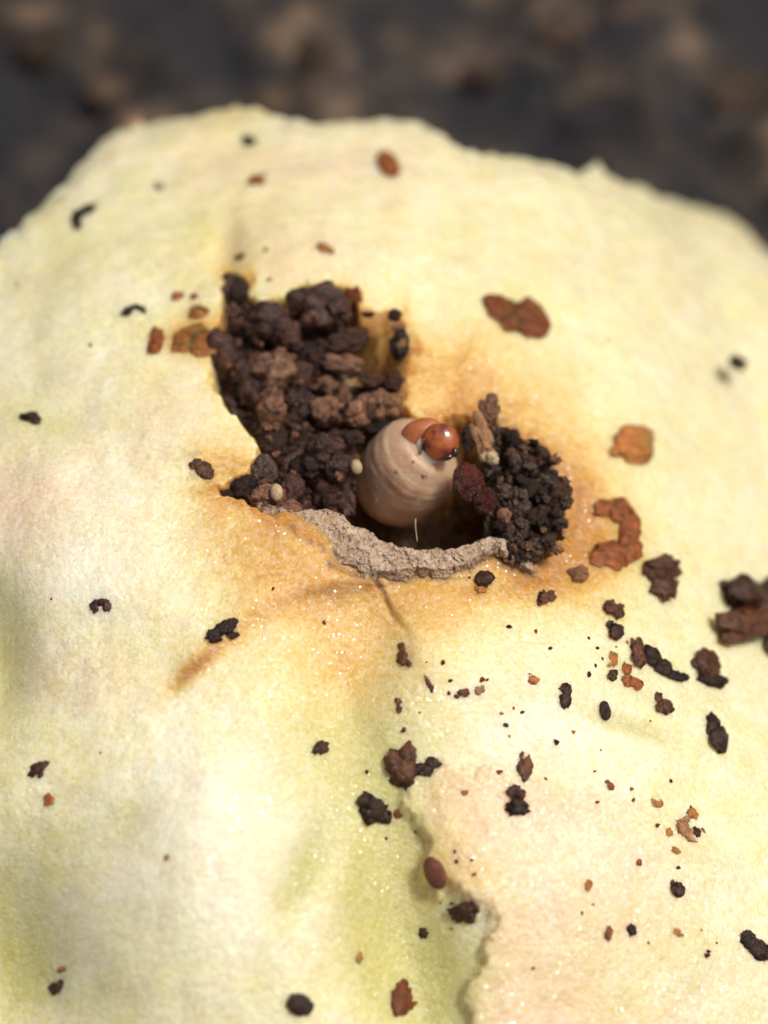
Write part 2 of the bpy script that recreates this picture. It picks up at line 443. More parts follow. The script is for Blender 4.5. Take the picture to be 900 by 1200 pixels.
def frass_material(name, dark, light, gloss=0.35, scale=3.2, wet=0.5, spots=None, bump=0.06, sss=0.15):
    m, nt, b = mat(name)
    L = nt.links
    tc = node(nt, 'ShaderNodeTexCoord').outputs['Object']
    oi = node(nt, 'ShaderNodeObjectInfo')
    add = node(nt, 'ShaderNodeVectorMath', operation='ADD'); L.new(tc, add.inputs[0])
    sc_ = node(nt, 'ShaderNodeVectorMath', operation='SCALE'); sc_.inputs[0].default_value = (31, 17, 53)
    L.new(oi.outputs['Random'], sc_.inputs['Scale']); L.new(sc_.outputs[0], add.inputs[1])
    vec = add.outputs[0]
    n = noise_n(nt, vec, scale, 5, 0.65)
    c = ramp(nt, n, [(0.36, dark), (0.66, light)])
    if spots:
        n3 = noise_n(nt, vec, scale * 4, 2, 0.5)
        c = mixc(nt, ramp(nt, n3, [(0.6, (0, 0, 0)), (0.68, (1, 1, 1))]), c, spots)
    hv = node(nt, 'ShaderNodeHueSaturation'); L.new(c, hv.inputs['Color'])
    L.new(math_n(nt, 'ADD', 0.7, math_n(nt, 'MULTIPLY', oi.outputs['Random'], 0.65)), hv.inputs['Value'])
    L.new(hv.outputs[0], b.inputs['Base Color'])
    b.inputs['Roughness'].default_value = gloss
    b.inputs['Subsurface Weight'].default_value = sss
    b.inputs['Subsurface Radius'].default_value = (1, 0.35, 0.15)
    b.inputs['Subsurface Scale'].default_value = 0.25
    vo = node(nt, 'ShaderNodeTexVoronoi', ins={'Scale': 7.0}); L.new(vec, vo.inputs['Vector'])
    hh = math_n(nt, 'SUBTRACT', noise_n(nt, vec, 10, 4, 0.7), math_n(nt, 'MULTIPLY', vo.outputs['Distance'], 0.8))
    bp = node(nt, 'ShaderNodeBump', ins={'Strength': 0.8, 'Distance': bump}); L.new(hh, bp.inputs['Height'])
    L.new(bp.outputs[0], b.inputs['Normal'])
    b.inputs['Coat Weight'].default_value = wet * 0.32
    b.inputs['Specular IOR Level'].default_value = 0.22
    b.inputs['Coat Roughness'].default_value = 0.13
    L.new(bp.outputs[0], b.inputs['Coat Normal'])
    return m

M = {}
M['flesh'] = flesh_material()
M['black'] = frass_material('black_frass', (0.011, 0.006, 0.0045), (0.050, 0.026, 0.016), 0.45, wet=0.5)
M['dark'] = frass_material('dark_brown_frass', (0.018, 0.0065, 0.004), (0.075, 0.030, 0.017), 0.42, wet=0.9)
M['brown'] = frass_material('brown_frass', (0.040, 0.015, 0.008), (0.15, 0.060, 0.028), 0.42, wet=0.9, sss=0.3)
M['red'] = frass_material('red_brown_frass', (0.13, 0.034, 0.009), (0.36, 0.115, 0.030), 0.4, wet=0.7, sss=0.7)
M['orange'] = frass_material('orange_brown_stain', (0.30, 0.085, 0.016), (0.54, 0.23, 0.055), 0.35, wet=1.0, sss=0.8)
M['tan'] = frass_material('tan_frass', (0.22, 0.105, 0.045), (0.46, 0.26, 0.13), 0.5, wet=0.3, sss=0.4)
M['heap'] = frass_material('heaped_dark_frass', (0.010, 0.004, 0.0025), (0.090, 0.031, 0.018), 0.34, wet=1.9, scale=1.8, spots=(0.20, 0.085, 0.055), sss=0.15)
M['heapbrown'] = frass_material('heaped_brown_frass', (0.065, 0.023, 0.011), (0.34, 0.165, 0.088), 0.34, wet=1.7, scale=1.8, spots=(0.44, 0.25, 0.15), sss=0.25)
M['fuzz'] = frass_material('greyish_frass', (0.006, 0.005, 0.005), (0.15, 0.10, 0.072), 0.7, wet=0.0, scale=3.0, spots=(0.38, 0.26, 0.19))
M['wetred'] = frass_material('wet_maroon_frass', (0.06, 0.010, 0.006), (0.16, 0.032, 0.018), 0.25, wet=1.6, scale=2.0, bump=0.12)
M['pale'] = frass_material('pale_grain', (0.34, 0.24, 0.13), (0.50, 0.38, 0.23), 0.4, wet=0.5, bump=0.01)

# ------------------------------------------------------------------ object helpers
def link(name, me, material=None, parent=None, smooth=True):
    o = bpy.data.objects.new(name, me); COL.objects.link(o)
    if material is not None:
        if not me.materials: me.materials.append(material)
    if parent is not None: o.parent = parent
    return o

def tag(o, label, cat, group=None):
    o['label'] = label; o['category'] = cat
    if group: o['group'] = group
    return o

def mesh_np(name, verts, faces, smooth=True):
    me = bpy.data.meshes.new(name)
    verts = np.asarray(verts, np.float32); faces = np.asarray(faces, np.int32)
    k = faces.shape[1]
    me.vertices.add(len(verts)); me.vertices.foreach_set('co', verts.ravel())
    me.loops.add(faces.size); me.loops.foreach_set('vertex_index', faces.ravel())
    me.polygons.add(len(faces)); me.polygons.foreach_set('loop_start', np.arange(0, faces.size, k, dtype=np.int32))
    if smooth: me.polygons.foreach_set('use_smooth', np.ones(len(faces), bool))
    me.update(calc_edges=True); me.validate()
    return me

# ------------------------------------------------------------------ ground
def ground_material():
    m, nt, b = mat('dark_soil')
    L = nt.links
    tc = node(nt, 'ShaderNodeTexCoord').outputs['Object']
    n1 = noise_n(nt, tc, 0.16, 3, 0.55)
    n2 = noise_n(nt, tc, 0.6, 4, 0.6)
    c = ramp(nt, n1, [(0.46, (0.008, 0.008, 0.011)), (0.56, (0.045, 0.033, 0.025)), (0.68, (0.22, 0.145, 0.09))])
    c = mixc(nt, math_n(nt, 'MULTIPLY', n2, 0.4), c, (0.010, 0.010, 0.013))
    L.new(c, b.inputs['Base Color'])
    b.inputs['Roughness'].default_value = 0.85
    bp = node(nt, 'ShaderNodeBump', ins={'Strength': 0.8, 'Distance': 0.8}); L.new(n2, bp.inputs['Height'])
    L.new(bp.outputs[0], b.inputs['Normal'])
    return m

GZ = -32.0
ax_ = axis(-900, 900, -60, 70, 0.6, 60)
X2, Y2 = np.meshgrid(ax_, ax_)
falloff = np.exp(-((X2) ** 2 + (Y2) ** 2) / 300 ** 2)
under = sstep(16, 24, np.sqrt(X2 ** 2 + (Y2 + 6) ** 2))
ground_z = GZ + (1.6 * fbm(X2 / 9, Y2 / 9, 201, 4) + 0.5) * falloff * under - 0.8 * (1 - under)
ny, nx = X2.shape
idx = np.arange(ny * nx).reshape(ny, nx)
q = np.stack([idx[:-1, :-1], idx[:-1, 1:], idx[1:, 1:], idx[1:, :-1]], -1).reshape(-1, 4)
g = link('ground', mesh_np('ground', np.stack([X2, Y2, ground_z], -1).reshape(-1, 3), q), ground_material())
g['kind'] = 'structure'

# ------------------------------------------------------------------ the apple
ny, nx = GX.shape
idx = np.arange(ny * nx).reshape(ny, nx)
keepv = DOUT > -1.2 / PXMM
q = np.stack([idx[:-1, :-1], idx[:-1, 1:], idx[1:, 1:], idx[1:, :-1]], -1).reshape(-1, 4)
kf = keepv.ravel()[q].all(1)
q = q[kf]
used = np.zeros(ny * nx, bool); used[q.ravel()] = True
remap = np.cumsum(used) - 1
V = np.stack([GX, GY, ZZ], -1).reshape(-1, 3)[used]
me = mesh_np('apple_slice', V, remap[q])
a1 = me.attributes.new('tone', 'FLOAT_COLOR', 'POINT')
rgba = np.stack([BR, GR, PK, Z0], -1).reshape(-1, 4)[used].astype(np.float32)
a1.data.foreach_set('color', rgba.ravel())
a2 = me.attributes.new('stain', 'FLOAT', 'POINT')
a2.data.foreach_set('value', ST.ravel()[used].astype(np.float32))
apple = link('apple_slice', me, M['flesh'])
tag(apple, 'cut slice of pale yellow apple with a brown tunnel eaten into its flesh', 'apple')

# grey-brown dried crust that lines the near rim of the hole
def crust_material():
    m, nt, b = mat('dried_crust')
    L = nt.links
    tc = node(nt, 'ShaderNodeTexCoord').outputs['Object']
    n = noise_n(nt, tc, 4.0, 6, 0.75, 0.8)
    c = ramp(nt, n, [(0.26, (0.15, 0.075, 0.04)), (0.38, (0.50, 0.34, 0.225)), (0.56, (0.73, 0.56, 0.41)), (0.72, (0.86, 0.74, 0.59))])
    n2 = noise_n(nt, tc, 11.0, 3, 0.6)
    c = mixc(nt, ramp(nt, noise_n(nt, tc, 0.8, 3, 0.6), [(0.42, (0.0,) * 3), (0.70, (0.5,) * 3)]), c, (0.30, 0.17, 0.10))
    c = mixc(nt, ramp(nt, n2, [(0.32, (1, 1, 1)), (0.42, (0, 0, 0))]), c, (0.08, 0.045, 0.035))
    ra = node(nt, 'ShaderNodeAttribute', attribute_name='rim')
    rr = math_n(nt, 'ADD', ra.outputs['Fac'], math_n(nt, 'MULTIPLY', noise_n(nt, tc, 2.5, 4, 0.7), 0.9))
    c = mixc(nt, ramp(nt, math_n(nt, 'MULTIPLY', rr, 0.5), [(0.56, (0,) * 3), (0.80, (1,) * 3)]), c, (0.36, 0.19, 0.08))
    L.new(c, b.inputs['Base Color'])
    b.inputs['Roughness'].default_value = 0.7
    h = math_n(nt, 'ADD', noise_n(nt, tc, 14, 4, 0.7), noise_n(nt, tc, 5, 3, 0.6))
    bp = node(nt, 'ShaderNodeBump', ins={'Strength': 0.9, 'Distance': 0.10}); L.new(h, bp.inputs['Height'])
    L.new(bp.outputs[0], b.inputs['Normal'])
    return m

def smooth_poly(p, n):
    p = np.asarray(p, float)
    t = np.linspace(0, len(p) - 1, n)
    i = np.clip(np.floor(t).astype(int), 0, len(p) - 2); f = (t - i)[:, None]
    p0 = p[np.clip(i - 1, 0, len(p) - 1)]; p1 = p[i]; p2 = p[i + 1]; p3 = p[np.clip(i + 2, 0, len(p) - 1)]
    return 0.5 * ((2 * p1) + (-p0 + p2) * f + (2 * p0 - 5 * p1 + 4 * p2 - p3) * f ** 2 + (-p0 + 3 * p1 - 3 * p2 + p3) * f ** 3)

def H0base(x, y):
    return float(base_h(x, y))

def crust():
    n, k = 460, 90
    A = smooth_poly(INNER, n); B = smooth_poly(OUTER, n)
    vs = []; tv = []
    for i in range(n):
        a0, b0 = A[i], B[i]
        s = i / (n - 1)
        for j in range(k):
            t = -0.55 + (1.6 + 0.45 * mnoise.fractal(Vector((s * 9, 3.3, 0.7)), 0.9, 2.2, 4)) * j / (k - 1)
            tt = max(t, 0.0); tv.append(t)
            q_ = a0 * (1 - tt) + b0 * tt
            p = P(q_[0], q_[1], -0.5)
            for _ in range(3):
                p = P(q_[0], q_[1], H0base(p[0], p[1]))
            z = p[2]
            taper = min(1, s / 0.06, (1 - s) / 0.1)
            if t < 0:
                z += 0.10 - 2.6 * (-t) / 0.55
                p = p + np.array([0, 0.9 * (-t), 0])
            else:
                z += 0.06 + 0.05 * math.sin(math.pi * min(t, 1) ** 0.8) * taper - 0.45 * max(0, t - 0.75) / 0.3 - 0.25 * (1 - taper)
            v3 = Vector((p[0], p[1], z))
            f = mnoise.fractal(v3 * 1.6, 0.8, 2.1, 4) * 0.10 + mnoise.fractal(v3 * 7.0 + Vector((7, 3, 1)), 0.45, 2.0, 4) * 0.06
            e = mnoise.fractal(v3 * 3.0 + Vector((17, 3, 1)), 0.7, 2.1, 4) * 0.17
            vs.append((p[0] + e * 0.4, p[1] - f * 0.5 + e * 0.5, z + f))
    ids = np.arange(n * k).reshape(n, k)
    fq = np.stack([ids[:-1, :-1], ids[:-1, 1:], ids[1:, 1:], ids[1:, :-1]], -1).reshape(-1, 4)
    m_ = mesh_np('crust', vs, fq[:, ::-1])
    at_ = m_.attributes.new('rim', 'FLOAT', 'POINT')
    at_.data.foreach_set('value', np.array(tv, np.float32))
    return m_
cr = link('crust', crust(), crust_material(), apple)
cr['label'] = 'rough grey brown dried crust along the near rim of the hole'

# thin torn ribbons of flesh along the flap edge
# ------------------------------------------------------------------ lump builder
import bmesh
ICO = {}
HUE = {'heap': 'purplish brown', 'dark': 'dark brown', 'black': 'black', 'heapbrown': 'light brown', 'fuzz': 'mottled grey', 'brown': 'brown', 'red': 'reddish', 'orange': 'orange'}
def heap_zone(u, v):
    if v < 400: return 'under the upper rim of the hole' if u > 320 else 'at the upper left corner of the hole'
    if v < 480: return 'along the left wall of the hole' if u < 300 else ('in the middle of the upper hole' if u < 380 else 'by the yellow wall of the hole')
    return 'above the left end of the crust' if u < 345 else 'beside the left flank of the larva'
def right_zone(u, v):
    if v < 550: return 'at the top of the felted cluster right of the larva'
    if v < 610: return 'on the inner side of the felted cluster' if u < 615 else 'on the outer side of the felted cluster'
    return 'at the foot of the felted cluster near the crust'
def speck_zone(u, v):
    if v < 420: return 'on the flesh above the hole'
    if u < 440: return 'on the pale flesh left of the crack'
    if v < 700: return 'on the amber flesh under the crust'
    if v < 880: return 'between the crack and the torn flap' if u < 640 else 'around the black strand on the right'
    if u < 600: return 'around the left edge of the torn flap'
    return 'on the lower right flesh'
for s_ in (2, 3, 4):
    bm = bmesh.new(); bmesh.ops.create_icosphere(bm, subdivisions=s_, radius=1.0)
    bm.verts.ensure_lookup_table()
    ICO[s_] = (np.array([v.co[:] for v in bm.verts]), np.array([[v.index for v in f.verts] for f in bm.faces]))
    bm.free()

def lump_geo(rng, sub=3, lumps=9, amp=0.30, rough=0.10, ridges=0, grains=0, gran=0.07):
    vs, fs = ICO[sub]
    out = vs.copy()
    cen = rng.normal(size=(lumps, 3)); cen /= np.linalg.norm(cen, axis=1)[:, None]
    size = rng.uniform(0.45, 0.9, lumps)
    d = np.zeros(len(vs))
    for c, s in zip(cen, size):
        ang = np.arccos(np.clip(vs @ c, -1, 1))
        d = np.maximum(d, s * np.sqrt(np.clip(1 - (ang / (0.75 * s + 0.25)) ** 2, 0, 1)))
    rad = 1 - amp + amp * 1.5 * d
    cen2 = rng.normal(size=(grains, 3)); cen2 /= np.linalg.norm(cen2, axis=1)[:, None] + 1e-9
    for c in cen2:
        ang = np.arccos(np.clip(vs @ c, -1, 1))
        rad = rad + gran * np.sqrt(np.clip(1 - (ang / 0.20) ** 2, 0, 1))
    off = rng.uniform(-50, 50, 3)
    nn = np.array([mnoise.fractal(Vector(p * 2.3 + off), 0.6, 2.0, 4) for p in vs])
    rad = rad + rough * nn
    if ridges:
        rad = rad + 0.05 * np.cos(vs[:, 0] * ridges * 2.2)
    return out * rad[:, None], fs

RNG = np.random.default_rng(7)

def surface_lump(name, u, v, lobes, material, label, cat='frass', group=None, lift=0.25, sub=3, lumps=7, amp=0.28, rough=0.36, ridges=0, flat=0.45):
    """one frass piece lying on the flesh; lobes = (du, dv, width, height, rotation) in picture pixels"""
    p0 = on_surface(u, v)
    px = PXMM * (np.dot(p0 - CPOS, FWD) / DIST)
    n = normal_at(p0[0], p0[1])
    # frame on the surface: x to the right, y up the picture
    nx = Vector((1, 0, 0)); nx = (nx - n * nx.dot(n)).normalized(); nyv = n.cross(nx)
    Rv, Uv = Vector(RIGHT), Vector(UP)
    J = np.array([[nx.dot(Rv), nyv.dot(Rv)], [nx.dot(Uv), nyv.dot(Uv)]])
    if abs(np.linalg.det(J)) < 0.4: J = np.eye(2)
    Ji = np.linalg.inv(J)
    allv, allf, base = [], [], 0
    for (du, dv, w, h, rot) in lobes:
        g_, f_ = lump_geo(RNG, sub, lumps, amp, rough, ridges)
        ww, hh = 1.14 * w * px / 2, 1.14 * h * px / 2
        hz = flat * min(ww, hh) if flat > 0 else hh
        gg = g_ * np.array([ww, hh, hz])
        c, s = math.cos(math.radians(rot)), math.sin(math.radians(rot))
        xx = gg[:, 0] * c - gg[:, 1] * s + du * px
        yy = gg[:, 0] * s + gg[:, 1] * c - dv * px
        xx, yy = Ji[0, 0] * xx + Ji[0, 1] * yy, Ji[1, 0] * xx + Ji[1, 1] * yy
        zz = gg[:, 2] + hz * (1 - lift) - 0.02
        allv.append(np.stack([xx, yy, zz], 1)); allf.append(f_ + base); base += len(g_)
    me = mesh_np(name, np.concatenate(allv), np.concatenate(allf))
    o = link(name, me, M[material])
    mw = Matrix(((nx[0], nyv[0], n[0]), (nx[1], nyv[1], n[1]), (nx[2], nyv[2], n[2]))).to_4x4()
    o.matrix_world = Matrix.Translation(Vector(p0)) @ mw
    tag(o, label, cat, group)
    return o

# ------------------------------------------------------------------ loose frass on the flesh
G_UP = 'loose frass bits above the hole'
G_LO = 'loose frass bits below the hole'
loose = [
    ('frass_pellet', 293, 166, [(0, 0, 16, 13, 0), (-9, -9, 6, 5, 40)], 'black', 'tiny black pellet with a thin stem close to the top edge of the slice', G_UP),
    ('frass_crumb', 301, 211, [(0, 0, 19, 14, 20), (5, 4, 9, 8, 0)], 'red', 'small red brown crumb just below the black pellet at the top edge', G_UP),
    ('frass_crumb', 186, 219, [(0, 0, 13, 10, 0)], 'tan', 'faint tan crumb between the curled black frass and the top edge', G_UP),
    ('frass_pellet', 97, 253, [(6, -9, 20, 13, 30), (-6, 4, 13, 24, 0), (-3, 13, 9, 12, 30)], 'black', 'curled black frass bent like a comma near the upper left edge', G_UP),
    ('frass_pellet', 157, 364, [(-7, 1, 13, 11, 30), (5, -4, 14, 7, -15), (12, 1, 8, 5, -40)], 'black', 'thin black arched frass left of the upper hole', G_UP),
    ('frass_pellet', 37, 490, [(0, 0, 24, 12, -12), (-10, -2, 9, 7, 0)], 'black', 'small dark oval frass alone near the left edge beside a green streak', G_UP),
    ('frass_pellet', 455, 194, [(0, 0, 25, 38, 20)], 'red', 'smooth red brown oval pellet lying high on the pale flesh', G_UP),
    ('frass_smear', 605, 368, [(-18, -6, 42, 34, -10), (14, 4, 50, 44, -15), (0, 6, 40, 34, 0)], 'red', 'large flat red brown frass blob above the orange stained flesh', G_UP),
    ('frass_crumb', 380, 290, [(0, 0, 18, 12, -15), (8, 5, 8, 7, 0)], 'orange', 'faint orange crumb on the pinkish flesh above the hole', G_UP),
    ('frass_pellet', 862, 427, [(0, 0, 24, 17, 0)], 'black', 'lone blurred dark grey speck by the right edge of the photo', G_UP),
    ('frass_smear', 742, 520, [(-4, 2, 50, 40, 10), (12, -8, 34, 26, 0), (6, 14, 30, 22, 0)], 'orange', 'flat tan orange squashed smear right of the hole', G_UP),
    ('frass_pellet', 724, 626, [(-14, -30, 34, 22, 10), (6, -25, 30, 26, -30), (17, -4, 24, 40, -10), (10, 20, 32, 30, 10), (-10, 28, 46, 30, 0)], 'red', 'red brown frass curved like a letter C right of the hole', G_UP),
    ('frass_pellet', 774, 680, [(0, -14, 50, 24, 0), (-14, -10, 24, 20, 0), (14, -10, 24, 18, 0), (0, 10, 28, 32, 0)], 'brown', 'brown frass shaped like a mushroom below the curved one', G_LO),
    ('frass_pellet', 718, 715, [(-3, -1, 18, 16, 0), (7, 3, 14, 14, 0)], 'brown', 'small two tone brown pellet, upper of the pair under the curved frass', G_LO),
    ('frass_pellet', 721, 740, [(0, 0, 21, 17, 10), (-6, -8, 10, 8, 0)], 'dark', 'small dark brown pellet, lower of the pair under the curved frass', G_LO),
    ('frass_crumb', 746, 766, [(0, 0, 17, 32, 10), (4, 8, 12, 14, 0)], 'brown', 'brown crumb touching the upper end of the black frass chain', G_LO),
    ('frass_chain', 773, 780, [(-8, -9, 26, 19, -45), (4, 3, 26, 17, -40), (17, 13, 22, 12, -20), (28, 16, 18, 10, 0)], 'black', 'long slanted black frass strand left of the round brown pellet', G_LO),
    ('frass_pellet', 824, 780, [(0, -2, 32, 26, 0), (6, 6, 24, 18, 0)], 'brown', 'round brown pellet sitting on the right end of the black strand', G_LO),
    ('frass_pellet', 837, 797, [(0, 0, 38, 15, -10), (-16, -3, 18, 9, 0), (6, 7, 12, 8, 0)], 'black', 'flat black frass under the round brown pellet', G_LO),
    ('frass_crumb', 719, 775, [(0, -3, 10, 17, 0), (-6, 4, 10, 7, 0)], 'orange', 'thin orange tan crumb left of the black strand', G_LO),
    ('frass_crumb', 717, 792, [(0, 0, 13, 11, 0)], 'brown', 'tiny round brown crumb, leftmost under the orange tan crumb', G_LO),
    ('frass_crumb', 738, 793, [(-4, -9, 12, 14, 0), (-4, 4, 14, 12, 0), (8, 8, 20, 12, -30)], 'red', 'ragged red brown crumb below the black strand', G_LO),
    ('frass_crumb', 776, 826, [(2, 4, 22, 16, -20), (-4, -8, 10, 12, 30)], 'brown', 'brown crumb with a pointed corner under the black strand', G_LO),
    ('frass_pellet', 662, 815, [(0, 3, 13, 21, -10), (2, -7, 15, 12, 0)], 'dark', 'upright dark pellet at the left end of a green streak', G_LO),
    ('frass_pellet', 708, 833, [(0, 0, 13, 21, 12)], 'black', 'smooth black pellet lying on the green streak', G_LO),
    ('frass_pellet', 837, 860, [(-2, -10, 18, 22, 15), (2, 6, 23, 28, 10)], 'black', 'larger black pellet below the flat black frass near the right edge', G_LO),
    ('frass_pellet', 567, 681, [(0, 0, 20, 16, 15), (4, -3, 12, 12, 0)], 'dark', 'glossy dark pellet just below the crust on orange flesh', G_LO),
    ('frass_crumb', 563, 691, [(0, 0, 13, 9, 0)], 'orange', 'orange crumb under the glossy dark pellet below the crust', G_LO),
    ('frass_crumb', 639, 700, [(-3, 0, 14, 14, 0), (6, -1, 12, 13, 0), (-8, 5, 6, 8, 0)], 'brown', 'brown two lobed crumb below the right end of the crust', G_LO),
    ('frass_pellet', 259, 740, [(-9, 5, 20, 17, 20), (8, -5, 25, 15, 30), (14, 4, 14, 8, 10)], 'black', 'dark two lobed pellet at the top of the brown crease', G_LO),
    ('frass_pellet', 118, 709, [(-7, 2, 11, 13, 0), (1, -3, 14, 8, 0), (8, 0, 10, 13, 0)], 'dark', 'small dark arched crumb alone on pale flesh left of the crease', G_LO),
    ('frass_pellet', 374, 877, [(0, 0, 19, 13, 10), (9, -4, 6, 4, 30)], 'dark', 'small dark seed shaped pellet in the middle of the yellow facet', G_LO),
    ('frass_pellet', 472, 896, [(-3, 6, 30, 38, 12), (5, -12, 20, 26, -15), (9, 4, 18, 26, 0), (-6, 20, 18, 12, 0)], 'brown', 'tall brown frass lump above the tip of the torn flap', G_LO),
    ('frass_pellet', 500, 899, [(-4, 3, 22, 18, 10), (8, -3, 20, 14, 10)], 'dark', 'dark brown lump leaning against the tall frass on the flap', G_LO),
    ('frass_pellet', 437, 948, [(0, 0, 34, 30, -20), (-7, -10, 18, 15, 0), (13, 8, 18, 16, 0), (17, 15, 8, 7, 0)], 'black', 'ragged black frass left of the torn flap tip', G_LO),
    ('frass_crumb', 464, 953, [(0, 0, 22, 9, 20), (-6, 3, 10, 8, 0)], 'red', 'slim red brown crumb joining the ragged black frass to the flap', G_LO),
    ('frass_pellet', 613, 899, [(0, 2, 19, 24, -10), (-1, -13, 8, 8, 0)], 'brown', 'upright brown pellet with a small knob right of the flap top', G_LO),
    ('frass_pellet', 605, 928, [(0, 0, 23, 14, -15)], 'dark', 'flat brown pellet stacked above the black one on the flap', G_LO),
    ('frass_pellet', 607, 947, [(0, 0, 26, 20, -8)], 'black', 'black hexagonal looking pellet below the flat brown one on the flap', G_LO),
    ('frass_pellet', 512, 1023, [(0, 0, 24, 36, 18)], 'redmatte', 'dull red brown oval pellet on the left edge of the flap', G_LO),
    ('frass_pellet', 545, 1067, [(-2, 3, 27, 24, 20), (5, -5, 20, 20, 0)], 'dark', 'round glossy dark pellet just under the flap edge', G_LO),
    ('frass_pellet', 793, 1043, [(1, 1, 15, 17, 25), (-5, -8, 6, 6, 0)], 'dark', 'dark drop shaped pellet on the lower right flesh', G_LO),
    ('frass_pellet', 740, 1090, [(0, 0, 13, 13, 0)], 'black', 'tiny round black ball on the lower right flesh', G_LO),
    ('frass_crumb', 713, 1093, [(0, 0, 9, 17, 0)], 'red', 'slim upright tan red crumb left of the tiny black ball', G_LO),
    ('frass_pellet', 886, 1110, [(-9, -8, 18, 22, 35), (2, 3, 24, 18, -40), (14, 7, 20, 16, -10)], 'black', 'bent black pellet cut by the lower right edge of the photo', G_LO),
    ('frass_pellet', 350, 1177, [(0, 0, 31, 24, -28)], 'black', 'ridged black pellet with a bluish sheen at the bottom of the photo', G_LO),
    ('frass_pellet', 471, 1170, [(0, 2, 27, 32, 0), (-2, -10, 18, 14, 0)], 'red', 'amber brown pellet in the green hollow at the bottom', G_LO),
    ('frass_pellet', 45, 901, [(0, 0, 24, 13, 25), (3, 6, 8, 8, 0)], 'dark', 'small dark brown pellet near the left edge above an orange crumb', G_LO),
    ('frass_crumb', 57, 938, [(0, 0, 15, 14, 0)], 'orange', 'round orange crumb under the dark pellet near the left edge', G_LO),
    ('frass_crumb', 67, 1157, [(-2, 1, 16, 14, 20), (5, -4, 8, 14, -30)], 'dark', 'pointed dark crumb in the lower left green hollow', G_LO),
    ('frass_crumb', 72, 1136, [(0, 0, 12, 7, 25)], 'orange', 'thin orange crumb above the pointed dark one at lower left', G_LO),
    ('frass_crumb', 473, 767, [(0, 3, 12, 18, 0), (-3, -9, 6, 9, 0), (5, 9, 7, 9, 30), (-5, 8, 6, 6, 0)], 'brown', 'ragged brown crumb at the lower end of the dark crack', G_LO),
    ('frass_crumb', 503, 801, [(0, 0, 6, 20, 25), (3, 6, 5, 8, 0)], 'brown', 'slim slanting brown sliver right of the crack end', G_LO),
    ('frass_crumb', 544, 812, [(0, 0, 14, 10, -10), (-8, 3, 7, 6, 0)], 'brown', 'tiny brown crumb, left one of two under the slanting sliver', G_LO),
    ('frass_crumb', 561, 810, [(0, 0, 15, 9, 0), (4, -3, 6, 6, 0)], 'tan', 'tiny tan crumb, right one of two beside the slanting sliver', G_LO),
    ('frass_crumb', 467, 826, [(-1, -4, 8, 8, 0), (1, 5, 7, 9, 0)], 'brown', 'tiny brown crumb on the yellow facet below the crack', G_LO),
    ('frass_crumb', 771, 940, [(-5, -1, 8, 11, 10), (0, 2, 14, 8, 0), (6, -1, 6, 10, -20)], 'orange', 'tan spiky crumb above the shattered tan fragments', G_LO),
    ('frass_crumb', 806, 972, [(-6, -3, 14, 20, 30), (3, 6, 18, 14, -30), (-2, -10, 10, 8, 0)], 'tan', 'broken tan fragment, biggest of the shattered bits at lower right', G_LO),
    ('frass_crumb', 816, 976, [(0, 0, 9, 12, 30)], 'dark', 'small dark bit leaning on the biggest tan fragment', G_LO),
    ('frass_crumb', 812, 953, [(0, 0, 14, 12, -40), (-4, -5, 7, 7, 0)], 'orange', 'tan chip above the biggest tan fragment', G_LO),
    ('frass_crumb', 824, 974, [(0, 0, 5, 15, 15)], 'orange', 'thin tan sliver right of the biggest tan fragment', G_LO),
    ('frass_crumb', 784, 975, [(0, 0, 10, 11, 0)], 'orange', 'small tan chip left of the biggest tan fragment', G_LO),
    ('frass_crumb', 792, 997, [(0, 0, 12, 7, -35)], 'orange', 'thin tan chip below the biggest tan fragment', G_LO),
    ('frass_crumb', 690, 1038, [(0, 0, 10, 11, 0)], 'orange', 'tiny orange crumb in the middle of the flap', G_LO),
    ('frass_crumb', 715, 921, [(0, 0, 10, 8, -30), (-3, -4, 5, 5, 0)], 'red', 'tiny red crumb right of the two stacked pellets', G_LO),
    ('frass_crumb', 749, 1011, [(0, 0, 8, 8, 0)], 'red', 'tiny dark red dot above the drop shaped pellet', G_LO),
    ('frass_crumb', 496, 1093, [(0, 0, 11, 11, 0), (-3, -4, 5, 6, 0)], 'dark', 'tiny dark crumb in the green hollow left of the flap', G_LO),
    ('frass_crumb', 545, 929, [(0, 0, 9, 7, 20)], 'red', 'tiny red brown crumb on the top of the flap', G_LO),
    ('frass_crumb', 421, 1121, [(0, 0, 8, 14, 0)], 'orange', 'tiny amber crumb on the left bank of the green hollow', G_LO),
    ('frass_crumb', 195, 1005, [(0, 0, 6, 10, -30)], 'orange', 'tiny orange sliver alone on the lower left flesh', G_LO),
    ('frass_crumb', 794, 1093, [(0, 0, 13, 9, -20)], 'orange', 'faint orange crumb right of the tiny black ball', G_LO),
    ('frass_crumb', 624, 798, [(0, 0, 14, 10, -20), (-2, -7, 5, 4, 0)], 'orange', 'orange tan crumb left of the upright dark pellet', G_LO),
    ('frass_crumb', 152, 146, [(0, 2, 24, 16, 0), (6, -10, 10, 16, -15)], 'tan', 'blurred tan crumb sticking up on the upper left edge of the slice', G_UP),
    # left stain
    ('frass_smear', 228, 398, [(-8, -4, 40, 26, 20), (10, 4, 34, 34, 0), (-14, 8, 26, 16, 0), (8, -14, 22, 16, 0)], 'orange', 'orange brown smear against the left rim of the upper hole', G_UP),
    ('frass_crumb', 185, 398, [(0, -3, 18, 20, 0), (-2, 11, 16, 14, 0), (-6, -13, 8, 8, 0)], 'red', 'red brown crumb at the left end of the orange smear', G_UP),
    ('frass_crumb', 208, 347, [(0, 0, 14, 11, -20)], 'red', 'small red crumb, left one of the pair above the orange smear', G_UP),
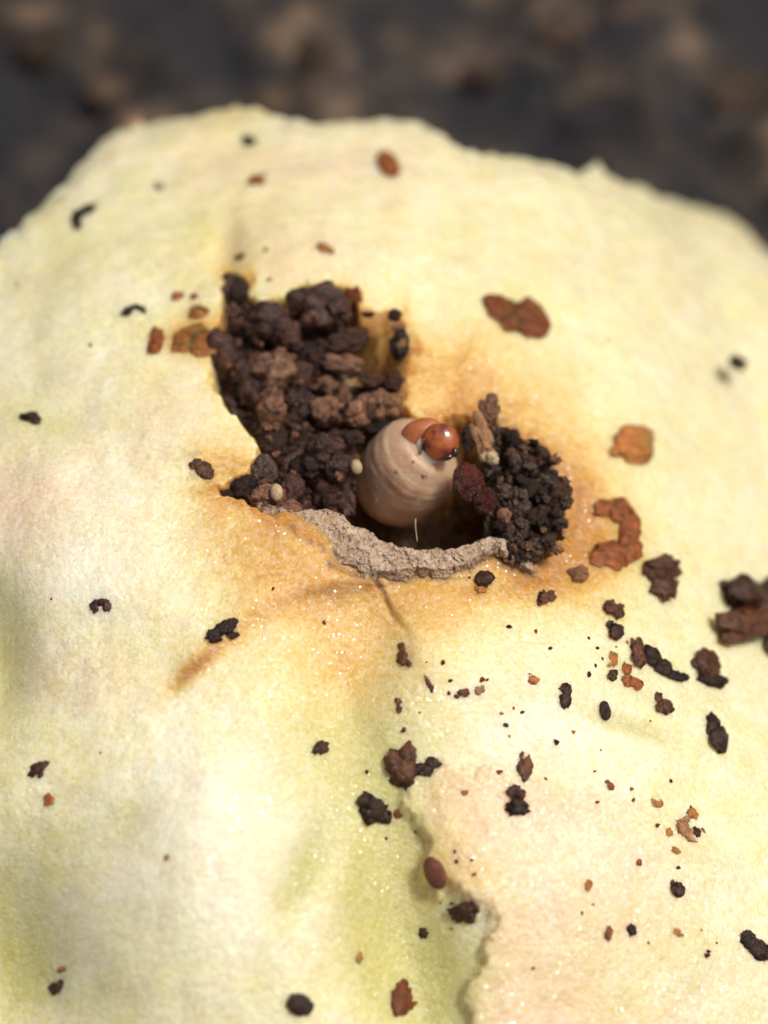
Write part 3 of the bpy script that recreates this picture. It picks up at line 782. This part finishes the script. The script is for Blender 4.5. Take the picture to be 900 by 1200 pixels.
    ('frass_crumb', 228, 347, [(0, 0, 9, 9, 0)], 'red', 'smaller red crumb, right one of the pair above the orange smear', G_UP),
    ('frass_crumb', 232, 367, [(0, 0, 24, 14, 0), (4, -4, 12, 9, 0)], 'orange', 'flat orange crumb between the red pair and the orange smear', G_UP),
    ('frass_crumb', 415, 347, [(0, 0, 22, 26, 0)], 'red', 'blurred red brown ball on the upper rim of the hole', G_UP),
    ('frass_smear', 240, 552, [(0, 0, 26, 18, -40), (-10, -8, 16, 12, 0)], 'brown', 'thin brown stain patch above the left end of the crust', G_UP),
    ('frass_crumb', 281, 301, [(0, 0, 13, 9, 20)], 'red', 'tiny red crumb at the notch above the hole', G_UP),
]
M['redmatte'] = frass_material('dull_red_frass', (0.17, 0.06, 0.035), (0.25, 0.10, 0.06), 0.7, wet=0.05, bump=0.03)
special = {(350, 1177): dict(ridges=7, amp=0.10, rough=0.03, sub=4, lumps=3), (512, 1023): dict(amp=0.08, rough=0.03, lumps=2),
           (455, 194): dict(amp=0.12, rough=0.05), (708, 833): dict(amp=0.12, rough=0.05), (862, 427): dict(amp=0.1)}
for (nm, u, v, lobes, m_, lab, grp) in loose:
    kw = dict(special.get((u, v), {}))
    if nm == 'frass_smear': kw.update(flat=0.12, lift=0.1, amp=0.22, rough=0.25)
    elif m_ in ('orange', 'tan'): kw.setdefault('flat', 0.28); kw.setdefault('lift', 0.35)
    elif m_ == 'red': kw.setdefault('flat', 0.32); kw.setdefault('lift', 0.35)
    surface_lump(nm, u, v, lobes, m_, lab, 'frass', grp, **kw)

# big cluster cut by the right edge: separate lumps leaning on each other
for (u, v, lobes, m_, lab) in [
    (866, 700, [(0, 0, 56, 34, -15), (-14, -6, 28, 22, 0), (-22, -14, 12, 12, 0)], 'dark', 'dark brown lump at the upper left of the frass clump on the right edge'),
    (896, 694, [(0, 0, 44, 24, 10), (16, 4, 30, 24, 0)], 'black', 'black lump at the top of the frass clump on the right edge'),
    (862, 738, [(0, 0, 62, 36, -12), (-10, 2, 40, 26, 0)], 'brown', 'wide brown lump at the bottom of the frass clump on the right edge'),
    (884, 726, [(0, 0, 44, 36, 0), (8, -8, 30, 20, 0)], 'brown', 'brown lump in the middle of the frass clump on the right edge'),
    (903, 752, [(0, 0, 30, 40, 0), (10, -20, 28, 24, 0)], 'dark', 'dark lump cut off by the photo edge in the right clump')]:
    surface_lump('frass_lump', u, v, lobes, m_, lab, 'frass', 'frass clump at the right edge', flat=0.8)

# countless tiny specks scattered below the hole: individual specks that nothing tells apart
rs = random.Random(3)
spots = [(550, 677), (500, 776), (519, 776), (528, 798), (526, 813), (592, 850), (597, 863), (652, 870), (640, 913), (697, 904), (704, 879), (740, 925), (742, 938),
         (770, 968), (786, 915), (795, 1017), (700, 940), (672, 858), (612, 835), (602, 830), (588, 836), (571, 797), (565, 797), (492, 835), (473, 856), (430, 905),
         (533, 998), (553, 1008), (535, 1010), (556, 1025), (516, 1058), (529, 1059), (529, 1088), (486, 1176), (487, 975), (453, 983), (380, 730), (320, 690), (118, 882),
         (60, 702), (700, 760), (690, 748), (698, 780), (690, 790), (752, 800), (722, 758), (735, 753), (706, 772), (762, 845), (645, 760), (628, 740), (596, 735), (585, 905),
         (830, 1115), (840, 1105), (828, 1120), (822, 1090), (760, 1105), (682, 1070), (695, 1060), (625, 1135), (106, 405), (20, 333), (360, 330), (312, 293), (316, 328), (705, 405), (712, 398)]
variants = []
for k in range(5):
    g_, f_ = lump_geo(RNG, 2, 5, 0.3, 0.2)
    me = mesh_np('speck', g_ * np.array([1, RNG.uniform(0.5, 0.9), 0.5]), f_); me.materials.append(M['brown']); variants.append(me)
for (u, v) in spots:
    p = on_surface(u, v)
    o = bpy.data.objects.new('frass_speck', rs.choice(variants)); COL.objects.link(o)
    s = rs.choice([2.0, 2.6, 3.2, 4.2]) * PXMM
    o.location = p + np.array([0, 0, 0.25 * s]); o.scale = (s, s, s)
    o.rotation_euler = (rs.uniform(-.3, .3), rs.uniform(-.3, .3), rs.uniform(0, 6.3))
    m_ = rs.choice(['brown', 'brown', 'red', 'orange', 'dark'])
    sl = o.material_slots[0]; sl.link = 'OBJECT'; sl.material = M[m_]
    tag(o, 'tiny ' + HUE[m_] + ' speck of frass ' + speck_zone(u, v), 'frass', 'tiny specks sprinkled on the flesh')

# ------------------------------------------------------------------ frass heaped in the hole
grain_var = []
for k in range(6):
    g_, f_ = lump_geo(RNG, 3, 4, 0.45, 0.65)
    me = mesh_np('granule', g_, f_); me.materials.append(M['heap']); grain_var.append(me)
heap_var = []
for k in range(10):
    g_, f_ = lump_geo(RNG, 4, 9, 0.36, 0.16, grains=60, gran=0.055)
    me = mesh_np('heaped_pellet', g_, f_); me.materials.append(M['heap']); heap_var.append(me)

def heap_lump(u, v, z, w, h, rot, m_, label, group, name='frass_pellet', var=None):
    if v < 500 and u < 500: z -= 0.38 * math.exp(-((v - 400) / 70.0) ** 2) + 0.15
    p = P(u, v, z)
    vs_ = grain_var if name == 'frass_granule' else heap_var
    o = bpy.data.objects.new(name, rs.choice(vs_)); COL.objects.link(o)
    px = PXMM * (np.dot(p - CPOS, FWD) / DIST) / 2
    o.location = p; o.scale = (w * px, h * px, 0.8 * min(w, h) * px)
    o.rotation_euler = (TILT * 0.8 + rs.uniform(-.3, .3), rs.uniform(-.3, .3), math.radians(rot))
    sl = o.material_slots[0]; sl.link = 'OBJECT'; sl.material = M[m_]
    tag(o, label, 'frass', group)
    return o

GH = 'frass heaped in the upper hole'
for (u, v, z, w, h, rot, m_, lab) in [
    (372, 358, -0.85, 74, 56, 0, 'heap', 'big purplish brown frass lump under the upper rim of the hole'),
    (396, 362, -0.75, 36, 40, 20, 'heap', 'dark knobbly lump on the right side of the big purplish one'),
    (282, 346, -1.5, 32, 40, 30, 'black', 'black lump in the notch at the top left of the hole'),
    (318, 374, -0.9, 62, 52, 0, 'heap', 'dark lump with pale flecks left of the big purplish one'),
    (338, 392, -0.9, 44, 40, 0, 'heap', 'dark knobbly frass in the centre of the heap'),
    (262, 412, -0.65, 38, 54, 10, 'heap', 'purplish granular lump pressed against the left rim'),
    (292, 440, -0.8, 34, 52, 5, 'heap', 'tall dark pellet right of the granular lump on the left rim'),
    (320, 430, -0.6, 48, 58, -15, 'heapbrown', 'large light brown lump in the middle of the heap'),
    (318, 474, -0.7, 38, 46, -10, 'heapbrown', 'light brown lump lowest of the pale ones in the heap'),
    (366, 418, -1.2, 34, 34, 0, 'black', 'round black ball in the shadowed middle of the heap'),
    (412, 398, -0.95, 62, 28, 15, 'dark', 'pointed dark flake sticking out to the right of the heap'),
    (352, 440, -1.1, 34, 40, 0, 'heap', 'dim brown pellet right of the large light brown lump'),
    (405, 428, -1.2, 58, 26, -15, 'heapbrown', 'brown shreds along the right side of the heap'),
    (440, 446, -1.15, 40, 22, -20, 'brown', 'reddish shred below the yellow wall of the hole'),
    (464, 448, -0.9, 24, 28, 0, 'brown', 'round brown pellet at the right end of the reddish shred'),
    (382, 452, -1.4, 30, 22, 0, 'heapbrown', 'small curved tan shred in the heap'),
    (402, 462, -1.5, 20, 26, 0, 'heapbrown', 'small pale shred under the curved tan one'),
    (350, 474, -1.35, 44, 44, 0, 'heap', 'dim maroon lump behind the lowest light brown lump'),
    (382, 480, -1.2, 40, 38, 5, 'heapbrown', 'tan brown lump below the curved tan shred'),
    (412, 484, -1.2, 46, 34, 0, 'heapbrown', 'smooth tan brown lump behind the left side of the larva'),
    (440, 474, -1.1, 44, 36, 0, 'heapbrown', 'tan brown lump under the reddish shred, behind the larva'),
    (466, 474, -1.0, 36, 32, 0, 'tan', 'paler tan lump next to the amber shield of the larva'),
    (442, 494, -1.5, 56, 26, 0, 'black', 'black lump standing in for the shadowed gap at the back of the larva'),  # black fill where only a shadowed gap lies behind the larva
    (470, 404, -0.75, 28, 36, 0, 'black', 'black ring like pellet on the yellow wall of the hole'),
    (470, 401, -0.60, 14, 22, 0, 'tan', 'tan centre bit stuck on the black ring like pellet'),
    (468, 384, -0.65, 20, 14, 0, 'tan', 'tan crumb just above the black ring like pellet'),
    (462, 369, -0.55, 20, 15, 0, 'dark', 'dark crumb at the upper right corner of the hole'),
    (432, 368, -0.7, 18, 8, 0, 'dark', 'thin dark flake on the yellow wall under the upper rim'),
    (322, 520, -0.85, 38, 30, 0, 'black', 'shiny blue black pellet left of the hole centre'),
    (302, 452, -1.2, 40, 60, 0, 'heap', 'dark frass in the shadow along the left wall'),
    (284, 570, -0.25, 36, 28, 0, 'black', 'black matted frass at the left tip of the crust'),
    (266, 580, -0.25, 26, 16, 10, 'black', 'small black tuft at the far left tip of the hole'),
    (312, 552, -0.35, 38, 36, 0, 'fuzz', 'dark olive frass at the left end of the crust'),
    (318, 582, -0.25, 48, 40, 0, 'heapbrown', 'rough brown lump holding the pale grain'),
    (338, 598, -0.15, 34, 26, 0, 'heapbrown', 'reddish brown grainy lump where the crust begins'),
    (345, 572, -0.7, 34, 44, 0, 'heap', 'dim brown lump right of the pale grain'),
    (384, 524, -0.6, 54, 44, 0, 'heap', 'glittering purplish lump left of the larva'),
    (402, 548, -0.75, 42, 40, 0, 'heap', 'dark red lump under the glittering one left of the larva'),
    (410, 512, -0.75, 36, 18, 0, 'heap', 'purplish curl above the pale grain beside the larva'),
    (366, 548, -1.1, 50, 44, 0, 'black', 'black shadowed frass between the crust and the larva'),
    (385, 580, -1.3, 40, 40, 0, 'dark', 'dark frass behind the crust left of the larva')]:
    heap_lump(u, v, z, w, h, rot, m_, lab, GH)
# filler pellets below and between
for k in range(75):
    while True:
        u, v = rs.uniform(250, 470), rs.uniform(330, 600)
        if sdist(np.array([u]), np.array([v]), CAVITY)[0] > 9 and not (u > 372 and v < 475) and not (u > 400 and v > 490): break
    p = P(u, v, -1.9)
    z = max(H(p[0], p[1]), -3.0) + rs.uniform(0.15, 0.55)
    s = rs.uniform(20, 40)
    m_ = rs.choice(['heap', 'heap', 'dark', 'black', 'heapbrown'])
    heap_lump(u, v, min(z, -1.0), s, s * rs.uniform(0.8, 1.2), rs.uniform(0, 180), m_,
              HUE[m_] + ' frass pellet buried ' + heap_zone(u, v), 'frass pellets filling the upper hole')
# small granules on the heap
for k in range(110):
    while True:
        u, v = rs.uniform(248, 450), rs.uniform(335, 610)
        if sdist(np.array([u]), np.array([v]), CAVITY)[0] > 8 and not (u > 380 and v < 470) and not (u > 405 and v > 480): break
    s = rs.uniform(6, 13)
    m_ = rs.choice(['heap', 'heap', 'heapbrown', 'dark'])
    heap_lump(u, v, rs.uniform(-0.9, -0.5) if v < 560 else rs.uniform(-0.35, -0.1), s, s * rs.uniform(0.7, 1.2), rs.uniform(0, 180), m_,
              'tiny ' + HUE[m_] + ' granule ' + heap_zone(u, v), 'tiny granules on the frass heap', name='frass_granule')
# right cluster, dark and felted
GR_ = 'felted frass right of the larva'
for (u, v, z, w, h, rot, m_, lab) in [
    (551, 562, -0.45, 44, 56, 35, 'wetred', 'wet maroon frass flake with white glints touching the larva'),
    (570, 586, -0.45, 30, 34, 0, 'wetred', 'small wet maroon lump under the glinting flake'),
    (548, 512, -0.8, 26, 40, 10, 'black', 'black lump right behind the larva head'),
    (566, 512, -0.7, 26, 62, 15, 'tan', 'upright tan strip behind the larva head'),
    (574, 478, -0.55, 36, 44, 0, 'heapbrown', 'blurred brown lump above the tan strip'),
    (574, 536, -0.55, 28, 22, 0, 'pale', 'pale greyish bit at the foot of the tan strip'),
    (606, 548, -0.6, 44, 44, 0, 'fuzz', 'grey black felted lump right of the maroon flake'),
    (630, 574, -0.55, 58, 34, -30, 'black', 'long black lump crossing the right cluster'),
    (606, 590, -0.5, 44, 48, 0, 'fuzz', 'dark mottled lump in the middle of the right cluster'),
    (632, 606, -0.5, 44, 46, 0, 'black', 'black lump on the outer side of the right cluster'),
    (606, 624, -0.45, 46, 42, 0, 'fuzz', 'black and grey lump at the bottom of the right cluster'),
    (634, 640, -0.45, 40, 34, 0, 'fuzz', 'grey lump at the lower right end of the crust'),
    (590, 606, -0.5, 28, 30, 0, 'heapbrown', 'small pinkish brown lump beside the dark hole'),
    (636, 532, -0.6, 40, 26, -25, 'brown', 'blurred brown ridge at the top right of the cluster'),
    (658, 576, -0.5, 34, 40, 0, 'brown', 'blurred reddish brown lump on the right rim of the hole'),
    (678, 672, -1.3, 26, 20, 0, 'tan', 'blurred pinkish lump past the right end of the crust')]:
    kk = 1.0 if m_ in ('wetred', 'tan') else 0.78
    heap_lump(u, v, z - (0.75 if u > 585 else 0.10), w * kk, h * kk, rot, m_, lab, GR_)
for k in range(170):
    while True:
        u, v = rs.uniform(572, 668), rs.uniform(505, 668)
        if sdist(np.array([u]), np.array([v]), CAVITY)[0] > -5: break
    s = rs.uniform(6, 19)
    m_ = rs.choice(['black', 'black', 'fuzz', 'fuzz', 'fuzz', 'heap', 'heapbrown'])
    heap_lump(u, v, rs.uniform(-1.5, -0.85), s, s * rs.uniform(0.4, 1.6), rs.uniform(0, 180), m_,
              'tiny ' + HUE[m_] + ' granule ' + right_zone(u, v), 'tiny granules in the right cluster', name='frass_granule')

# damp crumbly frass matted between the pellets
def paste(name, u0, u1, v0, v1, zf, ok, material, label):
    st = 2.6
    us_ = np.arange(u0, u1, st); vs_ = np.arange(v0, v1, st)
    UU, VV = np.meshgrid(us_, vs_)
    good = ok(UU, VV)
    pts = []
    for u, v in zip(UU.ravel(), VV.ravel()):
        q_ = P(u, v, zf(u, v))
        w_ = Vector(q_)
        a_ = mnoise.fractal(w_ * 1.1, 0.8, 2.0, 4) * 0.36 - 0.12 + mnoise.fractal(w_ * 4.5 + Vector((3, 9, 1)), 0.6, 2.0, 3) * 0.13
        b_ = 1 - mnoise.voronoi(w_ * 2.2)[0][0]
        pts.append(P(u, v, q_[2] + a_ + 0.22 * b_ - 0.12))
    ny_, nx_ = UU.shape
    ids = np.arange(ny_ * nx_).reshape(ny_, nx_)
    fq = np.stack([ids[:-1, :-1], ids[1:, :-1], ids[1:, 1:], ids[:-1, 1:]], -1).reshape(-1, 4)
    fq = fq[good.ravel()[fq].all(1)]
    us2 = np.zeros(ny_ * nx_, bool); us2[fq.ravel()] = True
    rm = np.cumsum(us2) - 1
    o = link(name, mesh_np(name, np.array(pts)[us2], rm[fq]), M[material])
    o['kind'] = 'stuff'; o['label'] = label
    return o
paste('frass_crumbs', 240, 480, 320, 605, lambda u, v: (-1.75 if v < 520 else -1.15) - 0.25 * math.exp(-((v - 390) / 60.0) ** 2),
      lambda u, v: (sdist(u, v, CAVITY) > -2) & ~((u > 404) & (v < 452)) & ~((u > 418) & (v > 486)), 'heap', 'damp dark brown frass matted between the pellets in the upper hole')
paste('frass_crumbs', 568, 672, 500, 672, lambda u, v: -1.55, lambda u, v: (sdist(u, v, CAVITY) > 1), 'fuzz', 'damp grey black frass matted between the granules right of the larva')

# pale grains
for (u, v, z, w, h, rot, lab) in [(418, 547, -0.35, 14, 19, 10, 'small pale cream grain touching the left side of the larva'),
                                  (324, 577, 0.22, 16, 21, 0, 'pale yellowish grain set in the rough lump left of the crust')]:
    o = heap_lump(u, v, z, w, h, rot, 'pale', lab, None, 'pale_grain')
    g_, f_ = lump_geo(RNG, 3, 2, 0.05, 0.03)
    o.data = mesh_np('pale_grain', g_, f_); o.data.materials.append(M['pale']); o['category'] = 'grain'

# ------------------------------------------------------------------ the larva
def larva_material():
    m, nt, b = mat('larva_skin')
    L = nt.links
    tc = node(nt, 'ShaderNodeTexCoord').outputs['Object']
    n = noise_n(nt, tc, 1.4, 4, 0.6)
    c = ramp(nt, n, [(0.3, (0.47, 0.285, 0.175)), (0.7, (0.61, 0.42, 0.28))])
    L.new(c, b.inputs['Base Color'])
    b.inputs['Subsurface Weight'].default_value = 0.9
    b.inputs['Subsurface Radius'].default_value = (1.0, 0.5, 0.25)
    b.inputs['Subsurface Scale'].default_value = 1.1
    b.inputs['Roughness'].default_value = 0.4
    bp = node(nt, 'ShaderNodeBump', ins={'Strength': 0.6, 'Distance': 0.07}); L.new(noise_n(nt, tc, 6, 4, 0.65, 0.8), bp.inputs['Height'])
    L.new(bp.outputs[0], b.inputs['Normal'])
    b.inputs['Coat Weight'].default_value = 0.3; b.inputs['Coat Roughness'].default_value = 0.12
    L.new(bp.outputs[0], b.inputs['Coat Normal'])
    return m

def shell_material(name, c1, c2, rough=0.12, sss=0.2):
    m, nt, b = mat(name)
    tc = node(nt, 'ShaderNodeTexCoord').outputs['Object']
    c = ramp(nt, noise_n(nt, tc, 2.5, 3, 0.6), [(0.35, c1), (0.65, c2)])
    nt.links.new(c, b.inputs['Base Color'])
    b.inputs['Roughness'].default_value = rough
    b.inputs['Coat Weight'].default_value = 1.0; b.inputs['Coat Roughness'].default_value = 0.03
    b.inputs['Subsurface Weight'].default_value = sss
    b.inputs['Subsurface Radius'].default_value = (1, 0.3, 0.1); b.inputs['Subsurface Scale'].default_value = 0.3
    return m

M['larva'] = larva_material()
M['head'] = shell_material('amber_head', (0.13, 0.018, 0.003), (0.46, 0.115, 0.012), 0.18, 0.4)
M['shield'] = shell_material('amber_shield', (0.30, 0.07, 0.018), (0.50, 0.17, 0.05), 0.2, 0.5)
M['jaw'] = shell_material('dark_jaw', (0.02, 0.008, 0.005), (0.05, 0.015, 0.01))
M['membrane'] = shell_material('pale_membrane', (0.62, 0.50, 0.40), (0.74, 0.64, 0.55), 0.2, 0.5)
M['hair'] = shell_material('pale_hair', (0.45, 0.34, 0.22), (0.55, 0.44, 0.30), 0.3, 0.0)

larva = bpy.data.objects.new('larva', None); COL.objects.link(larva)
lp = P(470, 560, -1.6)
larva.location = lp
tag(larva, 'plump pinkish beige caterpillar with glossy amber head curled in the hole', 'caterpillar')
bpy.context.view_layer.update()

def child(name, me, m_, parent=larva, world=True):
    o = link(name, me, m_, parent)
    if world: o.matrix_parent_inverse = Matrix.Translation(-Vector(lp)) if parent is larva else Matrix.Identity(4)
    return o

def catmull(pts, n):
    return smooth_poly(pts, n)

BODY = [  # u, v, z, radius(px)
    (468, 545, -5.2, 34), (467, 556, -4.2, 42), (466, 562, -3.2, 51), (468, 563, -2.3, 57), (477, 553, -1.65, 58.5), (485, 543, -1.18, 57),
    (490, 537, -0.92, 55), (495, 532, -0.70, 50), (499, 528, -0.53, 42), (502, 525, -0.43, 31), (504, 523, -0.37, 18), (505, 522, -0.35, 6)]
SINK = 0.35
def body_mesh():
    path = np.array([[*P(u, v, z - SINK), r * PXMM] for (u, v, z, r) in BODY])
    n, k = 220, 72
    C = catmull(path, n)
    d = np.gradient(C[:, :3], axis=0); d /= np.linalg.norm(d, axis=1)[:, None]
    s = np.concatenate([[0], np.cumsum(np.linalg.norm(np.diff(C[:, :3], axis=0), axis=1))])
    ref = np.array([1.0, 0, 0.2])
    vs = []
    for i in range(n):
        t = d[i]
        a = ref - t * (ref @ t); a /= np.linalg.norm(a); b = np.cross(t, a); ref = a
        ph = (s[-1] - s[i] + 0.16 * mnoise.noise(Vector((s[i] * 0.9, 2.2, 5.0)))) / 0.80
        f = ph % 1.0
        wv = 0.12 * mnoise.noise(C[i, :3].tolist()); ring = 1.0 + 0.003 * math.sin(s[i] * 21 + 3 * math.sin(s[i] * 2.1)) + 0.006 * math.sin(math.pi * f) ** 0.6 - 0.010 * math.exp(-(f / 0.16) ** 2) - 0.010 * math.exp(-((f - 1.0) / 0.10) ** 2) - 0.008 * math.exp(-((f - 0.55) / 0.08) ** 2)
        for j in range(k):
            an = 2 * math.pi * j / k
            dirv = a * math.cos(an) + b * math.sin(an)
            p0 = C[i, :3] + dirv * C[i, 3]
            rr = C[i, 3] * (ring + 0.003 * math.sin(9 * s[i] + 2.2 * math.sin(an + 1.0) + 4 * mnoise.noise(Vector(p0) * 0.7)) + 0.022 * mnoise.fractal(Vector(p0) * 1.1, 0.9, 2, 3) + 0.012 * mnoise.noise(Vector(p0) * 5))
            vs.append(C[i, :3] + dirv * rr)
    ids = np.arange(n * k).reshape(n, k)
    fq = np.stack([ids[:-1], np.roll(ids, -1, 1)[:-1], np.roll(ids, -1, 1)[1:], ids[1:]], -1).reshape(-1, 4)
    # end caps
    vs.append(C[-1, :3] + d[-1] * 0.05); vs.append(C[0, :3] - d[0] * 0.4)
    tri = [[ids[-1, j], ids[-1, (j + 1) % k], n * k, n * k] for j in range(k)]
    me = bpy.data.meshes.new('body')
    faces = fq.tolist() + [t[:3] for t in tri] + [[ids[0, (j + 1) % k], ids[0, j], n * k + 1] for j in range(k)]
    me.from_pydata([tuple(v) for v in vs], [], faces)
    me.polygons.foreach_set('use_smooth', np.ones(len(me.polygons), bool))
    return me
body_me = body_mesh()
child('body', body_me, M['larva'])
from mathutils.bvhtree import BVHTree
BVH = BVHTree.FromPolygons([v.co.copy() for v in body_me.vertices], [list(p.vertices) for p in body_me.polygons])

def ellipsoid(name, u, v, z, w, h, dpt, rot, m_, amp=0.0, groove=0.0, sub=4):
    vs, fs = ICO[sub]
    p = P(u, v, z); px = PXMM * (np.dot(p - CPOS, FWD) / DIST) / 2
    r = np.ones(len(vs))
    if groove: r = r - groove * np.exp(-(vs[:, 0] / 0.10) ** 2) * sstep(-0.3, 0.6, vs[:, 1])
    g_ = vs * r[:, None] * np.array([w * px, h * px, dpt * px])
    c, s = math.cos(math.radians(rot)), math.sin(math.radians(rot))
    xx = g_[:, 0] * c - g_[:, 1] * s; yy = g_[:, 0] * s + g_[:, 1] * c
    wv = p + np.outer(xx, RIGHT) + np.outer(yy, UP) + np.outer(g_[:, 2], -FWD)
    me = mesh_np(name, wv, fs)
    return child(name, me, m_)

ZH = 0.02 - SINK
ellipsoid('collar', 510, 523, ZH - 0.05, 46, 42, 20, 20, M['membrane'])
ellipsoid('thoracic_shield', 494, 508, ZH - 0.10, 52, 36, 30, 20, M['shield'])
ellipsoid('head', 516, 518, ZH + 0.12, 45, 46, 26, 0, M['head'], groove=0.04)
ellipsoid('mandible', 525, 536, ZH + 0.17, 14, 7, 9, 25, M['jaw'], sub=3)
ellipsoid('mandible', 533, 530, ZH + 0.17, 7, 13, 9, -10, M['jaw'], sub=3)
ellipsoid('suture', 495, 522, ZH + 0.14, 3, 24, 12, -14, M['jaw'], sub=3)
ellipsoid('eye_spot', 537, 515, ZH + 0.17, 4, 6, 4, 0, M['jaw'], sub=2)

def tube(name, pts, r0, r1, m_, parent=larva, k=6):
    pts = catmull(np.asarray(pts, float), 14)
    d = np.gradient(pts, axis=0); d /= np.linalg.norm(d, axis=1)[:, None]
    ref = np.array([0.3, 0.2, 1.0]); vs = []
    for i in range(len(pts)):
        a = ref - d[i] * (ref @ d[i]); a /= np.linalg.norm(a); b = np.cross(d[i], a)
        r = r0 + (r1 - r0) * i / (len(pts) - 1)
        for j in range(k):
            an = 2 * math.pi * j / k
            vs.append(pts[i] + (a * math.cos(an) + b * math.sin(an)) * r)
    ids = np.arange(len(pts) * k).reshape(-1, k)
    fq = np.stack([ids[:-1], np.roll(ids, -1, 1)[:-1], np.roll(ids, -1, 1)[1:], ids[1:]], -1).reshape(-1, 4)
    me = mesh_np(name, vs, fq)
    return child(name, me, m_, parent) if parent is not None else link(name, me, m_)

M['spot'] = shell_material('brown_spot', (0.16, 0.08, 0.045), (0.24, 0.13, 0.075), 0.35, 0.3)
for (u, v, r_, hair) in [(497, 558, 3.6, 1), (464, 553, 2.2, 1), (484, 541, 1.6, 1), (444, 584, 1.6, 1), (489, 583, 1.8, 1)]:
    loc, nor, _, _ = BVH.ray_cast(Vector(CPOS), Vector(ray(u, v)).normalized())
    if loc is None: continue
    vs, fs = ICO[2]
    qn = nor.to_track_quat('Z', 'Y').to_matrix()
    me = mesh_np('spot', [loc + qn @ Vector((p[0] * r_ * PXMM, p[1] * r_ * PXMM, p[2] * r_ * 0.4 * PXMM)) for p in vs], fs)
    sp_ = child('spot', me, M['spot'])
    if hair:
        tip = loc + nor * 0.30 + Vector((0.10, 0.05, 0))
        tube('seta', [np.array(loc), np.array(loc + nor * 0.16), np.array(tip)], 0.012, 0.003, M['hair'])
st_ = tube('silk_strand', [P(487, 608, -0.85), P(487, 618, -0.75), P(489, 634, -0.35)], 0.020, 0.016, M['hair'], None)
tag(st_, 'short white silk strand hanging from the larva to the crust', 'silk')

# small orange flesh bead at the left rim
surface_lump('flesh_crumb', 302, 506, [(0, 0, 12, 13, 0)], 'orange', 'tiny orange flesh bead on the left rim of the hole', 'crumb', None, amp=0.1)

# ------------------------------------------------------------------ blurred clods on the ground
M['clod'] = frass_material('tan_clod', (0.05, 0.036, 0.029), (0.18, 0.122, 0.085), 0.9, scale=0.15, wet=0.0, bump=0.5)
def ground_pt(u, v, z):
    return P(u, v, z)
for (u, v, w, h, lab) in [(48, 40, 60, 70, 'blurred tan clod at the far left of the dark ground'), (196, 28, 40, 62, 'blurred greyish clod, second from the left at the top'),
                          (122, 98, 44, 40, 'blurred small brown clod behind the left edge of the slice'), (372, 52, 60, 90, 'blurred long brown clod above the middle of the slice'),
                          (655, 28, 60, 60, 'blurred tan clod on the ground right of the centre'), (738, 10, 60, 34, 'blurred tan clod at the top near the right corner'),
                          (850, 96, 130, 60, 'blurred wide brown clod at the right side of the ground'), (566, 76, 60, 34, 'blurred dim clod behind the middle right of the slice'),
                          (330, 110, 90, 40, 'blurred brown clod peeking over the top edge of the slice')]:
    p = P(u, v, GZ + 1.2)
    g_, f_ = lump_geo(RNG, 4, 8, 0.3, 0.25)
    px = PXMM * (np.dot(p - CPOS, FWD) / DIST) / 2
    me = mesh_np('soil_clod', g_ * np.array([w * px, h * px * 1.25, 0.32 * min(w, h) * px]), f_)
    o = link('soil_clod', me, M['clod']); o.location = p
    o.location.z = GZ + 0.5 + 0.10 * min(w, h) * px
    tag(o, lab, 'clod', 'blurred clods on the dark ground')
